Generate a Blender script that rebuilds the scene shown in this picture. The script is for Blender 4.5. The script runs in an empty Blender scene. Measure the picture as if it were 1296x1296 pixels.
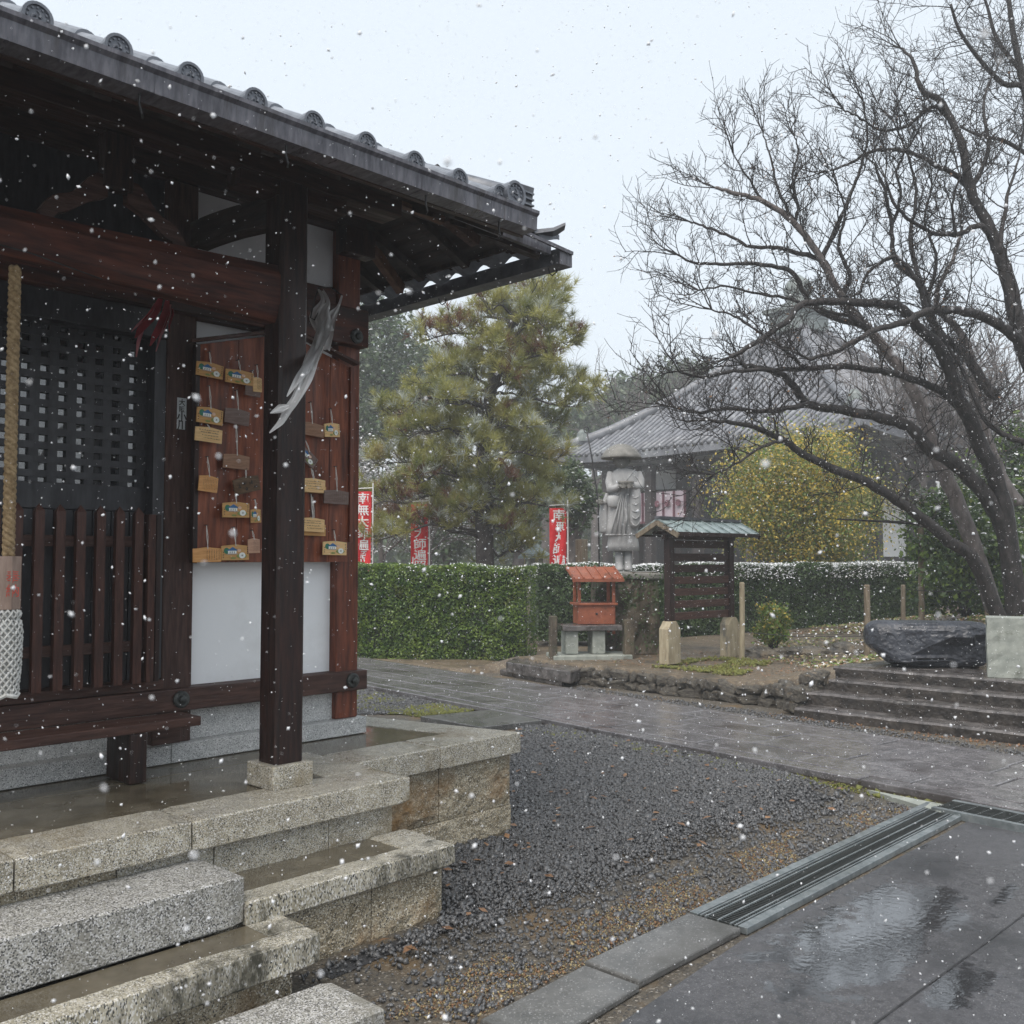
import bpy, math, random
import numpy as np
from mathutils import Vector, Matrix, Euler, noise as mn

random.seed(7); rng = np.random.default_rng(7)
S = bpy.context.scene
COL = S.collection
PI = math.pi

# ------------------------------------------------------------------ camera, world, light
cam_d = bpy.data.cameras.new('camera'); cam = bpy.data.objects.new('camera', cam_d); COL.objects.link(cam)
S.camera = cam
YAW = math.radians(43.75); PITCH = math.atan(60/1240.0); EYE = 1.6; FPX = 1240.0
cam.location = (0, 0, EYE)
cam.rotation_euler = (PI/2 + PITCH, 0, YAW - PI/2)
cam_d.sensor_width = 36; cam_d.sensor_fit = 'HORIZONTAL'; cam_d.lens = 36*FPX/1296.0
cam_d.clip_start = 0.05; cam_d.clip_end = 1000
cam_d.dof.use_dof = True; cam_d.dof.focus_distance = 6.0; cam_d.dof.aperture_fstop = 8

W = bpy.data.worlds.new('World'); S.world = W; W.use_nodes = True
nt = W.node_tree; nt.nodes.clear()
wo = nt.nodes.new('ShaderNodeOutputWorld'); bg = nt.nodes.new('ShaderNodeBackground')
sky = nt.nodes.new('ShaderNodeTexSky'); sky.sky_type = 'NISHITA'; sky.sun_disc = False
SUN_EL = math.radians(58); SUN_AZ = math.radians(250)      # high sun behind thick cloud, from behind the camera
sky.sun_elevation = SUN_EL; sky.sun_rotation = SUN_AZ; sky.air_density = 1.0; sky.dust_density = 6.0
mx = nt.nodes.new('ShaderNodeMix'); mx.data_type = 'RGBA'; mx.inputs[0].default_value = 0.88
mx.inputs[7].default_value = (3.66, 3.98, 4.26, 1)          # even cloud cover
nt.links.new(sky.outputs[0], mx.inputs[6]); nt.links.new(mx.outputs[2], bg.inputs[0]); nt.links.new(bg.outputs[0], wo.inputs[0])
bg.inputs[1].default_value = 0.10

sun_d = bpy.data.lights.new('sun', 'SUN'); sun = bpy.data.objects.new('sun', sun_d); COL.objects.link(sun)
sun_d.energy = 1.5; sun_d.angle = math.radians(50); sun_d.color = (1.0, 0.93, 0.85)
sdir = Vector((math.sin(SUN_AZ)*math.cos(SUN_EL), math.cos(SUN_AZ)*math.cos(SUN_EL), math.sin(SUN_EL)))
sun.rotation_euler = (-sdir).to_track_quat('-Z', 'Y').to_euler(); sun.location = (0, 0, 30)

S.view_settings.view_transform = 'Standard'; S.view_settings.look = 'None'
S.view_settings.gamma = 1; S.view_settings.use_curve_mapping = False; S.view_settings.exposure = 1.34
S.cycles.max_bounces = 6; S.cycles.volume_bounces = 1; S.cycles.transparent_max_bounces = 8
S.cycles.volume_step_rate = 1.0

# ------------------------------------------------------------------ geometry of the view, used to set things at their own distances
_f = Vector((math.cos(YAW)*math.cos(PITCH), math.sin(YAW)*math.cos(PITCH), math.sin(PITCH)))
_r = Vector((math.sin(YAW), -math.cos(YAW), 0)); _u = _r.cross(_f); _c = Vector((0, 0, EYE))
def ray(x, y): return _f + _r*((x-648)/FPX) - _u*((y-648)/FPX)
def atz(x, y, z=0.0): d = ray(x, y); return _c + d*((z-EYE)/d.z)
def aty(x, y, Y): d = ray(x, y); return _c + d*(Y/d.y)
def atd(x, y, D): return _c + ray(x, y)*D

# ------------------------------------------------------------------ helpers
from collections import defaultdict
LOC = defaultdict(lambda: (Vector((0, 0, 0)), 0))
def setp(o, label=None, cat=None, group=None, kind=None):
    if label: o['label'] = label
    if cat: o['category'] = cat
    if group: o['group'] = group
    if kind: o['kind'] = kind
    return o
def thing(name, label, cat, loc=(0, 0, 0), group=None, rz=0):
    o = bpy.data.objects.new(name, None); COL.objects.link(o); o.location = loc; o.rotation_euler = (0, 0, rz)
    o.empty_display_size = 0.1
    LOC[o.name] = (Vector(loc), rz)
    return setp(o, label, cat, group)

class MB:
    def __init__(s): s.v = []; s.f = []; s.m = []
    def add(s, vs, fs, m=0):
        b = len(s.v); s.v += [tuple(v) for v in vs]; s.f += [tuple(b+i for i in f) for f in fs]; s.m += [m]*len(fs); return s
    def box(s, x0, y0, z0, x1, y1, z1, m=0):
        if x0 > x1: x0, x1 = x1, x0
        if y0 > y1: y0, y1 = y1, y0
        if z0 > z1: z0, z1 = z1, z0
        return s.add([(x0,y0,z0),(x1,y0,z0),(x1,y1,z0),(x0,y1,z0),(x0,y0,z1),(x1,y0,z1),(x1,y1,z1),(x0,y1,z1)],
              [(0,3,2,1),(4,5,6,7),(0,1,5,4),(1,2,6,5),(2,3,7,6),(3,0,4,7)], m)
    def hexa(s, b, t, m=0):      # bottom and top loops (counter-clockwise), any count
        n = len(b)
        return s.add(list(b)+list(t), [tuple(reversed(range(n))), tuple(range(n, 2*n))]+[(i, (i+1)%n, n+(i+1)%n, n+i) for i in range(n)], m)
    def poly(s, pts, z0, z1, m=0): return s.hexa([(p[0], p[1], z0) for p in pts], [(p[0], p[1], z1) for p in pts], m)
    def beam(s, p, q, w, h, up=(0, 0, 1), m=0):   # bar from p to q, w across, h up
        p, q = Vector(p), Vector(q); d = (q-p).normalized(); a = d.cross(Vector(up))
        if a.length < 1e-4: a = d.cross(Vector((1, 0, 0)))
        a.normalize(); u = a.cross(d); a *= w/2; u *= h/2
        return s.hexa([p-a-u, p-a+u, p+a+u, p+a-u], [q-a-u, q-a+u, q+a+u, q+a-u], m)
    def tube(s, pts, rad, n=8, m=0, cap=True):
        pts = [Vector(p) for p in pts]
        if not isinstance(rad, (list, tuple)): rad = [rad]*len(pts)
        vs = []; fs = []; pa = None
        for i, p in enumerate(pts):
            d = (pts[min(i+1, len(pts)-1)] - pts[max(i-1, 0)])
            d = d.normalized() if d.length > 1e-7 else Vector((0, 0, 1))
            a = pa - d*pa.dot(d) if pa is not None else d.orthogonal()
            if a.length < 1e-5: a = d.orthogonal()
            a.normalize(); pa = a; b = d.cross(a)
            for k in range(n):
                t = 2*PI*k/n; vs.append(p + (a*math.cos(t)+b*math.sin(t))*rad[i])
        for i in range(len(pts)-1):
            for k in range(n): fs.append((i*n+k, i*n+(k+1)%n, (i+1)*n+(k+1)%n, (i+1)*n+k))
        if cap and n > 2: fs.append(tuple(reversed(range(n)))); fs.append(tuple(range((len(pts)-1)*n, len(pts)*n)))
        return s.add(vs, fs, m)
    def loft(s, rings, n=16, m=0, ax=None):       # rings: (cx,cy,cz,rx,ry)
        vs = []; fs = []
        for (x, y, z, rx, ry) in rings:
            for k in range(n):
                t = 2*PI*k/n; vs.append((x+rx*math.cos(t), y+ry*math.sin(t), z))
        for i in range(len(rings)-1):
            for k in range(n): fs.append((i*n+k, i*n+(k+1)%n, (i+1)*n+(k+1)%n, (i+1)*n+k))
        fs.append(tuple(reversed(range(n)))); fs.append(tuple(range((len(rings)-1)*n, len(rings)*n)))
        return s.add(vs, fs, m)
    def disc(s, c, nrm, r, h, n=16, m=0):
        c = Vector(c); nrm = Vector(nrm).normalized(); return s.tube([c, c+nrm*h], r, n, m)
    def sheet(s, P, m=0):                       # grid of points
        nx, ny = len(P), len(P[0]); b = []
        for row in P: b += list(row)
        return s.add(b, [(i*ny+j, (i+1)*ny+j, (i+1)*ny+j+1, i*ny+j+1) for i in range(nx-1) for j in range(ny-1)], m)
    def jitter(s, a, sc=3.0, seed=0.0):
        s.v = [tuple(Vector(v)+mn.noise_vector(Vector(v)*sc+Vector((seed, seed*1.7, 0)))*a) for v in s.v]; return s
    def mesh(s, name, mats, off=(0, 0, 0), rz=0, smooth=False):
        me = bpy.data.meshes.new(name)
        V = np.array(s.v, dtype=float).reshape(-1, 3) - np.array(off, dtype=float)
        if rz:
            c_, s_ = math.cos(-rz), math.sin(-rz); V = np.column_stack((V[:, 0]*c_-V[:, 1]*s_, V[:, 0]*s_+V[:, 1]*c_, V[:, 2]))
        me.from_pydata(V.tolist(), [], s.f)
        if not isinstance(mats, (list, tuple)): mats = [mats]
        for m in mats: me.materials.append(m)
        if len(mats) > 1: me.polygons.foreach_set('material_index', s.m)
        if smooth: me.polygons.foreach_set('use_smooth', [True]*len(me.polygons))
        me.update(); return me
def part(name, mb, mat, parent, label=None, bevel=0, smooth=False, kind=None, local=False):
    off, rz = (Vector((0, 0, 0)), 0) if (local or parent is None) else LOC[parent.name]
    me = mb.mesh(name, mat, off, rz, smooth)
    o = bpy.data.objects.new(name, me); COL.objects.link(o)
    if parent is not None: o.parent = parent
    LOC[o.name] = (off, rz)
    if bevel: bev(o, bevel)
    return setp(o, label, None, None, kind)
def bev(o, w, seg=2):
    b = o.modifiers.new('bevel', 'BEVEL'); b.width = w; b.segments = seg; b.limit_method = 'ANGLE'; b.angle_limit = math.radians(40)
def single(name, mb, mat, label, cat, group=None, base=None, bevel=0, smooth=False, kind=None):
    V = np.array(mb.v)
    if base is None: base = (float(V[:, 0].mean()), float(V[:, 1].mean()), float(V[:, 2].min()))
    me = mb.mesh(name, mat, base, 0, smooth)
    o = bpy.data.objects.new(name, me); COL.objects.link(o); o.location = base; LOC[o.name] = (Vector(base), 0)
    if bevel: bev(o, bevel)
    return setp(o, label, cat, group, kind)
def inst(me, name, parent, loc=(0, 0, 0), rot=(0, 0, 0), sc=(1, 1, 1)):
    o = bpy.data.objects.new(name, me); COL.objects.link(o)
    if parent is not None: o.parent = parent; LOC[o.name] = LOC[parent.name]
    o.location = loc; o.rotation_euler = rot; o.scale = sc; return o
def npmesh(name, V, F, mats, midx=None, smooth=False):
    V = np.asarray(V, dtype=np.float32).reshape(-1, 3); F = np.asarray(F, dtype=np.int32); k = F.shape[1]
    me = bpy.data.meshes.new(name); me.vertices.add(len(V)); me.vertices.foreach_set('co', V.ravel())
    me.loops.add(F.size); me.loops.foreach_set('vertex_index', F.ravel())
    me.polygons.add(len(F)); me.polygons.foreach_set('loop_start', np.arange(0, F.size, k, dtype=np.int32))
    me.polygons.foreach_set('loop_total', np.full(len(F), k, dtype=np.int32))
    if not isinstance(mats, (list, tuple)): mats = [mats]
    for m in mats: me.materials.append(m)
    if midx is not None: me.polygons.foreach_set('material_index', np.asarray(midx, dtype=np.int32))
    if smooth: me.polygons.foreach_set('use_smooth', np.ones(len(F), dtype=bool))
    me.update(calc_edges=True); me.validate(); return me
def npobj(name, me, parent=None, base=(0, 0, 0), kind=None, label=None):
    o = bpy.data.objects.new(name, me); COL.objects.link(o)
    if parent is not None: o.parent = parent
    return setp(o, label, None, None, kind)

def rand_rot(n):
    q = rng.normal(size=(n, 4)); q /= np.linalg.norm(q, axis=1)[:, None]; w, x, y, z = q.T
    return np.stack([1-2*(y*y+z*z), 2*(x*y-z*w), 2*(x*z+y*w), 2*(x*y+z*w), 1-2*(x*x+z*z), 2*(y*z-x*w),
                     2*(x*z-y*w), 2*(y*z+x*w), 1-2*(x*x+y*y)], axis=1).reshape(n, 3, 3)
LEAF = np.array([(-.5, 0, 0), (0, -.28, .06), (.5, 0, 0), (0, .28, .06)])
OCT = np.array([(1,0,0),(-1,0,0),(0,1,0),(0,-1,0),(0,0,1),(0,0,-1)], float)
OCTF = np.array([(0,2,4),(2,1,4),(1,3,4),(3,0,4),(2,0,5),(1,2,5),(3,1,5),(0,3,5)])
def leaves(P, size, flat=0.0):
    n = len(P); R = rand_rot(n)
    if flat > 0:
        R2 = R.copy(); nz = R2[:, :, 2]; nz[:, 2] = np.abs(nz[:, 2]); nz = nz + np.array([0, 0, flat]); nz /= np.linalg.norm(nz, axis=1)[:, None]
        ax = R2[:, :, 0]; ax = ax - nz*np.sum(ax*nz, axis=1)[:, None]; ax /= np.linalg.norm(ax, axis=1)[:, None]
        R = np.stack([ax, np.cross(nz, ax), nz], axis=2)
    sz = size*(0.6+0.8*rng.random(n))
    V = np.einsum('nij,kj->nki', R, LEAF)*sz[:, None, None] + np.asarray(P)[:, None, :]
    return V.reshape(-1, 3), np.arange(4*n).reshape(n, 4)
def chips(P, size, squash=(1, .75, .5)):
    n = len(P); R = rand_rot(n)
    B = OCT[None]*(1+0.35*rng.normal(size=(n, 6, 1)).clip(-1, 1))*np.array(squash)
    sz = size*np.exp(.38*rng.normal(size=n))
    V = np.einsum('nij,nkj->nki', R, B)*sz[:, None, None] + np.asarray(P)[:, None, :]
    F = (OCTF[None]+6*np.arange(n)[:, None, None]).reshape(-1, 3)
    return V.reshape(-1, 3), F

# ------------------------------------------------------------------ materials
def mat(name, c1, c2=None, rough=(0.5, 0.8), scale=8, stretch=(1, 1, 1), bump=0.2, bscale=None, c3=None, s3=1.2, t3=0.5,
        speck=None, speck_scale=170, metal=0, spec=0.5, ramp=(0.35, 0.65), detail=6, trans=0, dist=0.01, wet=None, worldpos=False):
    m = bpy.data.materials.new(name); m.use_nodes = True; N = m.node_tree; L = N.links
    b = N.nodes['Principled BSDF']; new = N.nodes.new
    tc = new('ShaderNodeTexCoord'); mp = new('ShaderNodeMapping'); mp.inputs['Scale'].default_value = stretch
    if worldpos:
        g = new('ShaderNodeNewGeometry'); L.new(g.outputs['Position'], mp.inputs[0])
    else: L.new(tc.outputs['Object'], mp.inputs[0])
    n1 = new('ShaderNodeTexNoise'); n1.inputs['Scale'].default_value = scale; n1.inputs['Detail'].default_value = detail; n1.inputs['Roughness'].default_value = .6
    L.new(mp.outputs[0], n1.inputs[0])
    r = new('ShaderNodeValToRGB'); r.color_ramp.elements[0].position = ramp[0]; r.color_ramp.elements[1].position = ramp[1]
    r.color_ramp.elements[0].color = (*c1, 1); r.color_ramp.elements[1].color = (*(c2 or c1), 1)
    L.new(n1.outputs[0], r.inputs[0]); out = r.outputs[0]
    def mixc(fac, a, bb):
        x = new('ShaderNodeMix'); x.data_type = 'RGBA'
        L.new(fac, x.inputs[0]); L.new(a, x.inputs[6])
        if isinstance(bb, tuple): x.inputs[7].default_value = (*bb, 1)
        else: L.new(bb, x.inputs[7])
        return x.outputs[2]
    if speck:
        v = new('ShaderNodeTexVoronoi'); v.inputs['Scale'].default_value = speck_scale; L.new(mp.outputs[0], v.inputs[0])
        sx = new('ShaderNodeSeparateColor'); L.new(v.outputs['Color'], sx.inputs[0])
        for i, (col, lo, hi) in enumerate(speck):
            rr = new('ShaderNodeMapRange'); rr.inputs[1].default_value = lo; rr.inputs[2].default_value = hi
            L.new(sx.outputs[i % 3], rr.inputs[0]); out = mixc(rr.outputs[0], out, col)
    if c3:
        n3 = new('ShaderNodeTexNoise'); n3.inputs['Scale'].default_value = s3; n3.inputs['Detail'].default_value = 9; n3.inputs['Roughness'].default_value = .68; L.new(mp.outputs[0], n3.inputs[0])
        rr = new('ShaderNodeMapRange'); rr.inputs[1].default_value = t3; rr.inputs[2].default_value = t3+.14; L.new(n3.outputs[0], rr.inputs[0])
        out = mixc(rr.outputs[0], out, c3)
    L.new(out, b.inputs['Base Color'])
    nr = new('ShaderNodeTexNoise'); nr.inputs['Scale'].default_value = 2.3 if wet is None else wet; nr.inputs['Detail'].default_value = 4; L.new(mp.outputs[0], nr.inputs[0])
    mr = new('ShaderNodeMapRange'); mr.inputs[1].default_value = .38; mr.inputs[2].default_value = .62
    mr.inputs[3].default_value = rough[0]; mr.inputs[4].default_value = rough[1]; L.new(nr.outputs[0], mr.inputs[0]); L.new(mr.outputs[0], b.inputs['Roughness'])
    b.inputs['Metallic'].default_value = metal; b.inputs['Specular IOR Level'].default_value = spec
    if bump:
        nb = new('ShaderNodeTexNoise'); nb.inputs['Scale'].default_value = bscale or scale*3; nb.inputs['Detail'].default_value = 5; L.new(mp.outputs[0], nb.inputs[0])
        bp = new('ShaderNodeBump'); bp.inputs['Strength'].default_value = bump; bp.inputs['Distance'].default_value = dist
        L.new(nb.outputs[0], bp.inputs['Height']); L.new(bp.outputs[0], b.inputs['Normal'])
    if trans:
        tr = new('ShaderNodeBsdfTranslucent'); L.new(out, tr.inputs[0]); ms = new('ShaderNodeMixShader'); ms.inputs[0].default_value = trans
        L.new(b.outputs[0], ms.inputs[1]); L.new(tr.outputs[0], ms.inputs[2]); L.new(ms.outputs[0], N.nodes['Material Output'].inputs[0])
    return m

GSP = [((.60,.59,.56), .72, .8), ((.035,.035,.035), .80, .88)]
M = {}
M['granite'] = mat('granite', (.24,.215,.16), (.42,.385,.30), (.22,.6), 14, bump=.3, bscale=140, speck=GSP, speck_scale=300, c3=(.17,.13,.07), s3=1.6, t3=.54, dist=.004)
M['granite_pale'] = mat('granite_pale', (.34,.345,.34), (.48,.48,.47), (.5,.75), 10, bump=.15, bscale=90, speck=[((.66,.66,.65), .75, .85), ((.10,.10,.10), .84, .9)], speck_scale=330, dist=.003)
M['granite_grey'] = mat('granite_grey', (.20,.195,.175), (.34,.335,.305), (.3,.6), 12, bump=.3, bscale=130, speck=[((.55,.55,.55), .62, .75), ((.05,.05,.05), .72, .84)], speck_scale=230, c3=(.20,.19,.16), s3=2, t3=.58, dist=.004)
M['granite_stained'] = mat('granite_stained', (.25,.23,.17), (.44,.41,.33), (.3,.65), 12, (1,1,.45), bump=.4, bscale=120, speck=GSP, speck_scale=280, c3=(.035,.033,.022), s3=4.0, t3=.50, dist=.005)
M['rubble_block'] = mat('rubble_block', (.19,.155,.095), (.40,.345,.245), (.45,.8), 9, bump=1, bscale=26, speck=[((.58,.54,.45), .75, .85), ((.05,.045,.04), .8, .88)], speck_scale=240, c3=(.20,.12,.05), s3=2.0, t3=.53, dist=.025)
M['floor_wet'] = mat('floor_wet', (.075,.063,.042), (.135,.117,.083), (.07,.3), 7, bump=.10, bscale=14, c3=(.20,.18,.145), s3=1.7, t3=.54, dist=.003, spec=.5)
M['joint'] = mat('joint', (.03,.025,.018), (.06,.05,.035), (.6,.9), 20)
M['joint_dark'] = mat('joint_dark', (.012,.012,.013), (.035,.035,.037), (.3,.6), 20)
M['wood_dark'] = mat('wood_dark', (.009,.0045,.004), (.032,.0135,.010), (.35,.65), 9, (6,6,.7), .35, 22, dist=.004, spec=.3)
M['wood_picket'] = mat('wood_picket', (.028,.011,.008), (.078,.031,.021), (.4,.7), 9, (6,6,.7), .35, 22, dist=.004, spec=.3)
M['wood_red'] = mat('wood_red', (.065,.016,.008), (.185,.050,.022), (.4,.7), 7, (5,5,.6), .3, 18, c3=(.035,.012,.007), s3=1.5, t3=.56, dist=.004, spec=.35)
M['board_red'] = mat('board_red', (.10,.024,.010), (.27,.075,.030), (.4,.7), 7, (5,5,.6), .3, 18, c3=(.05,.016,.009), s3=1.5, t3=.56, dist=.004, spec=.35)
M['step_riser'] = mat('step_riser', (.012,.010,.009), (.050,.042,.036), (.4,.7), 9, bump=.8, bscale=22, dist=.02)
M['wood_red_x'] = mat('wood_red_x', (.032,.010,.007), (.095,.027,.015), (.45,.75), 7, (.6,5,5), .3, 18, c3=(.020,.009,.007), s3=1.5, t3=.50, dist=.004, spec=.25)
M['wood_dark_x'] = mat('wood_dark_x', (.016,.007,.005), (.042,.018,.013), (.35,.65), 9, (.7,6,6), .35, 22, dist=.004, spec=.3)
M['wood_worn'] = mat('wood_worn', (.032,.015,.011), (.075,.038,.030), (.5,.8), 9, (6,6,.6), .5, 22, dist=.004, spec=.3)
M['wood_worn_x'] = mat('wood_worn_x', (.034,.015,.011), (.082,.040,.030), (.4,.7), 9, (.6,6,6), .5, 22, dist=.004, spec=.3)
M['wood_black'] = mat('wood_black', (.012,.012,.015), (.026,.026,.031), (.35,.6), 10, (5,5,1), .2, 30, dist=.003)
M['soffit'] = mat('soffit', (.010,.006,.005), (.028,.015,.011), (.6,.9), 8, (4,.7,4), .4, 20, dist=.004)
M['wood_brown'] = mat('wood_brown', (.06,.026,.014), (.13,.06,.032), (.5,.8), 8, (2,2,2), .3, 22, dist=.004)
M['plaster'] = mat('plaster', (.84,.85,.86), (.88,.885,.89), (.7,.9), 2, bump=.06, bscale=40, dist=.003, c3=(.76,.76,.75), s3=1.1, t3=.58)
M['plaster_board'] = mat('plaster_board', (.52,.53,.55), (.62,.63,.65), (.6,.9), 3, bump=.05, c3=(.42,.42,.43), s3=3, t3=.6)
M['bolt'] = mat('bolt', (.025,.028,.028), (.07,.075,.07), (.35,.6), 30, bump=.4, bscale=80, metal=.5, dist=.003)
M['tile'] = mat('tile', (.085,.095,.115), (.17,.185,.215), (.3,.5), 9, bump=.2, bscale=60, c3=(.26,.28,.31), s3=5, t3=.6, dist=.003)
M['tile_dark'] = mat('tile_dark', (.045,.048,.055), (.10,.105,.12), (.3,.55), 12, bump=.3, bscale=60, dist=.003)
M['gutter'] = mat('gutter', (.055,.054,.066), (.14,.137,.155), (.25,.5), 18, (3,1,.6), .15, 40, c3=(.05,.045,.045), s3=3, t3=.52, metal=.15, dist=.002)
M['iron'] = mat('iron', (.02,.02,.022), (.05,.05,.052), (.4,.6), 20, metal=.6)
M['glass'] = mat('glass', (.02,.022,.025), (.03,.032,.036), (.02,.05), 3, bump=.03, bscale=2.5, spec=1.0, dist=.01)
gb = M['glass'].node_tree.nodes['Principled BSDF']; gb.inputs['IOR'].default_value = 1.75
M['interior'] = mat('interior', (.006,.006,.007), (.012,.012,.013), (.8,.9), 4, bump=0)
M['rope'] = mat('rope', (.17,.11,.05), (.36,.26,.14), (.7,.9), 60, bump=.7, bscale=220, dist=.005)
M['net'] = mat('net', (.38,.38,.36), (.62,.62,.60), (.8,.95), 40, bump=.6, bscale=150, dist=.004)
M['block_wood'] = mat('block_wood', (.20,.14,.11), (.30,.22,.18), (.5,.8), 10, (4,4,.8), .3, 30, dist=.003)
M['red_ink'] = mat('red_ink', (.42,.05,.035), (.5,.08,.05), (.6,.8), 60, bump=0)
M['ink'] = mat('ink', (.016,.014,.013), (.03,.026,.024), (.6,.8), 60, bump=0)
M['ink_pale'] = mat('ink_pale', (.13,.08,.045), (.2,.13,.075), (.6,.8), 60, bump=0)
M['ema_pale'] = mat('ema_pale', (.64,.40,.17), (.78,.53,.25), (.5,.75), 12, (1,6,7), .15, 30, dist=.002)
M['ema_orange'] = mat('ema_orange', (.54,.25,.075), (.68,.36,.13), (.5,.75), 12, (1,6,7), .15, 30, dist=.002)
M['ema_gold'] = mat('ema_gold', (.44,.235,.075), (.60,.34,.12), (.5,.75), 12, (1,6,7), .15, 30, dist=.002)
M['ema_worn'] = mat('ema_worn', (.13,.085,.07), (.20,.14,.12), (.6,.85), 14, (1,6,7), .3, 30, dist=.002)
M['ema_brown'] = mat('ema_brown', (.22,.115,.065), (.32,.18,.11), (.6,.85), 14, (1,6,7), .3, 30, dist=.002)
M['ema_dark'] = mat('ema_dark', (.065,.036,.017), (.13,.075,.035), (.6,.85), 30, (1,6,7), .3, 30, dist=.002)
M['ema_pink'] = mat('ema_pink', (.44,.25,.17), (.54,.33,.22), (.6,.85), 14, (1,6,7), .2, 30, dist=.002)
for k, c in dict(p_blue=(.03,.12,.28), p_green=(.03,.16,.09), p_white=(.72,.74,.70), p_olive=(.20,.24,.07), p_grey=(.30,.30,.29), p_pink=(.6,.40,.28), p_dkred=(.35,.06,.03)).items():
    M[k] = mat(k, c, tuple(min(1, x*1.2) for x in c), (.6,.8), 60, bump=0)
M['string'] = mat('string', (.52,.50,.46), (.66,.64,.60), (.8,.9), 80, bump=0)
M['red_cloth'] = mat('red_cloth', (.22,.010,.015), (.34,.02,.03), (.6,.8), 12, bump=.2, trans=.3)
M['pink_cloth'] = mat('pink_cloth', (.40,.13,.15), (.5,.2,.2), (.6,.8), 12, bump=.2, trans=.3)
M['paper'] = mat('paper', (.42,.45,.46), (.55,.58,.59), (.7,.9), 20, bump=.1)
pl = bpy.data.materials.new('plastic_film'); pl.use_nodes = True; P_ = pl.node_tree.nodes['Principled BSDF']
P_.inputs['Base Color'].default_value = (.78,.77,.76,1); P_.inputs['Roughness'].default_value = .25; P_.inputs['Alpha'].default_value = .7
M['plastic'] = pl
M['asphalt'] = mat('asphalt', (.048,.048,.053), (.080,.080,.087), (.14,.38), 30, bump=.5, bscale=240, speck=[((.14,.14,.145), .88, .97)], speck_scale=220, c3=(.030,.031,.034), s3=.8, t3=.5, dist=.003, wet=.9, worldpos=True)
M['paving'] = mat('paving', (.084,.082,.087), (.165,.161,.168), (.09,.26), 10, bump=.45, bscale=28, c3=(.055,.049,.050), s3=1.3, t3=.53, dist=.008, speck=[((.26,.25,.27), .88, .95)], speck_scale=130, wet=1.6)
M['edging'] = mat('edging', (.075,.076,.074), (.125,.125,.122), (.18,.4), 12, bump=.25, bscale=90, dist=.004, c3=(.055,.055,.05), s3=3, t3=.55, speck=[((.22,.22,.22), .9, .96)], speck_scale=190)
M['soil'] = mat('soil', (.045,.039,.031), (.115,.10,.078), (.4,.75), 30, bump=1, bscale=90, c3=(.135,.088,.040), s3=2.2, t3=.53, dist=.012, speck=[((.26,.24,.21), .90, .95), ((.03,.03,.03), .9, .95)], speck_scale=120, worldpos=True)
M['soil_light'] = mat('soil_light', (.070,.056,.040), (.160,.122,.078), (.4,.8), 16, bump=.9, bscale=70, c3=(.045,.040,.030), s3=1.6, t3=.53, dist=.015, speck=[((.22,.20,.16), .90, .96)], speck_scale=90, worldpos=True)
M['gravel'] = mat('gravel', (.020,.021,.023), (.165,.168,.175), (.18,.40), 45, bump=.2, bscale=120, c3=(.19,.14,.10), s3=70, t3=.66, dist=.003, ramp=(.3,.72))
M['gravel_bed'] = mat('gravel_bed', (.018,.019,.022), (.045,.046,.05), (.5,.8), 80, bump=.8, bscale=120, dist=.01, worldpos=True)
M['moss'] = mat('moss', (.09,.10,.022), (.19,.20,.05), (.8,.95), 40, bump=.8, bscale=150, c3=(.12,.085,.03), s3=6, t3=.55, dist=.01, worldpos=True)
M['steel'] = mat('steel', (.20,.23,.24), (.34,.37,.38), (.3,.55), 20, (1,1,1), .15, 60, metal=.7, c3=(.12,.13,.13), s3=5, t3=.58)
M['steel_dark'] = mat('steel_dark', (.045,.05,.05), (.10,.11,.11), (.3,.5), 20, metal=.6)
M['pit'] = mat('pit', (.006,.006,.006), (.012,.012,.012), (.6,.8), 10)
M['wall_stone'] = mat('wall_stone', (.030,.028,.025), (.14,.125,.10), (.35,.7), 8, bump=1, bscale=22, c3=(.17,.125,.075), s3=3, t3=.56, dist=.03)
M['step_stone'] = mat('step_stone', (.040,.036,.035), (.135,.125,.122), (.10,.34), 9, bump=.7, bscale=22, c3=(.020,.018,.016), s3=3, t3=.52, dist=.015)
M['black_rock'] = mat('black_rock', (.014,.016,.022), (.048,.054,.068), (.25,.55), 5, bump=1.0, bscale=9, dist=.05)
M['cut_stone'] = mat('cut_stone', (.20,.22,.20), (.30,.32,.29), (.6,.85), 9, bump=.3, bscale=50, c3=(.12,.13,.11), s3=6, t3=.55, dist=.006)
M['stake'] = mat('stake', (.11,.085,.055), (.22,.18,.13), (.6,.85), 8, (5,5,.6), .4, 30, dist=.004)
M['pole_stub'] = mat('pole_stub', (.24,.20,.13), (.38,.33,.23), (.6,.85), 7, (3,3,.7), .3, 30, c3=(.10,.10,.09), s3=2, t3=.55, dist=.004)
M['bark'] = mat('bark', (.010,.009,.0095), (.038,.033,.032), (.5,.8), 14, (1,1,.5), .9, 30, dist=.02, c3=(.09,.085,.085), s3=6, t3=.64, spec=.3)
M['bark_grey'] = mat('bark_grey', (.07,.06,.058), (.15,.13,.125), (.6,.85), 14, (1,1,.5), .8, 30, dist=.02)
M['bark_pine'] = mat('bark_pine', (.030,.026,.026), (.085,.072,.068), (.7,.9), 10, (1,1,.6), 1, 20, dist=.03)
M['needle'] = mat('needle', (.17,.19,.05), (.42,.40,.13), (.5,.7), 1.6, bump=0, c3=(.42,.31,.13), s3=1.2, t3=.58, trans=.4, detail=3)
M['needle_snow'] = mat('needle_snow', (.30,.34,.28), (.55,.58,.54), (.6,.8), 3, bump=0, trans=.2)
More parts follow.
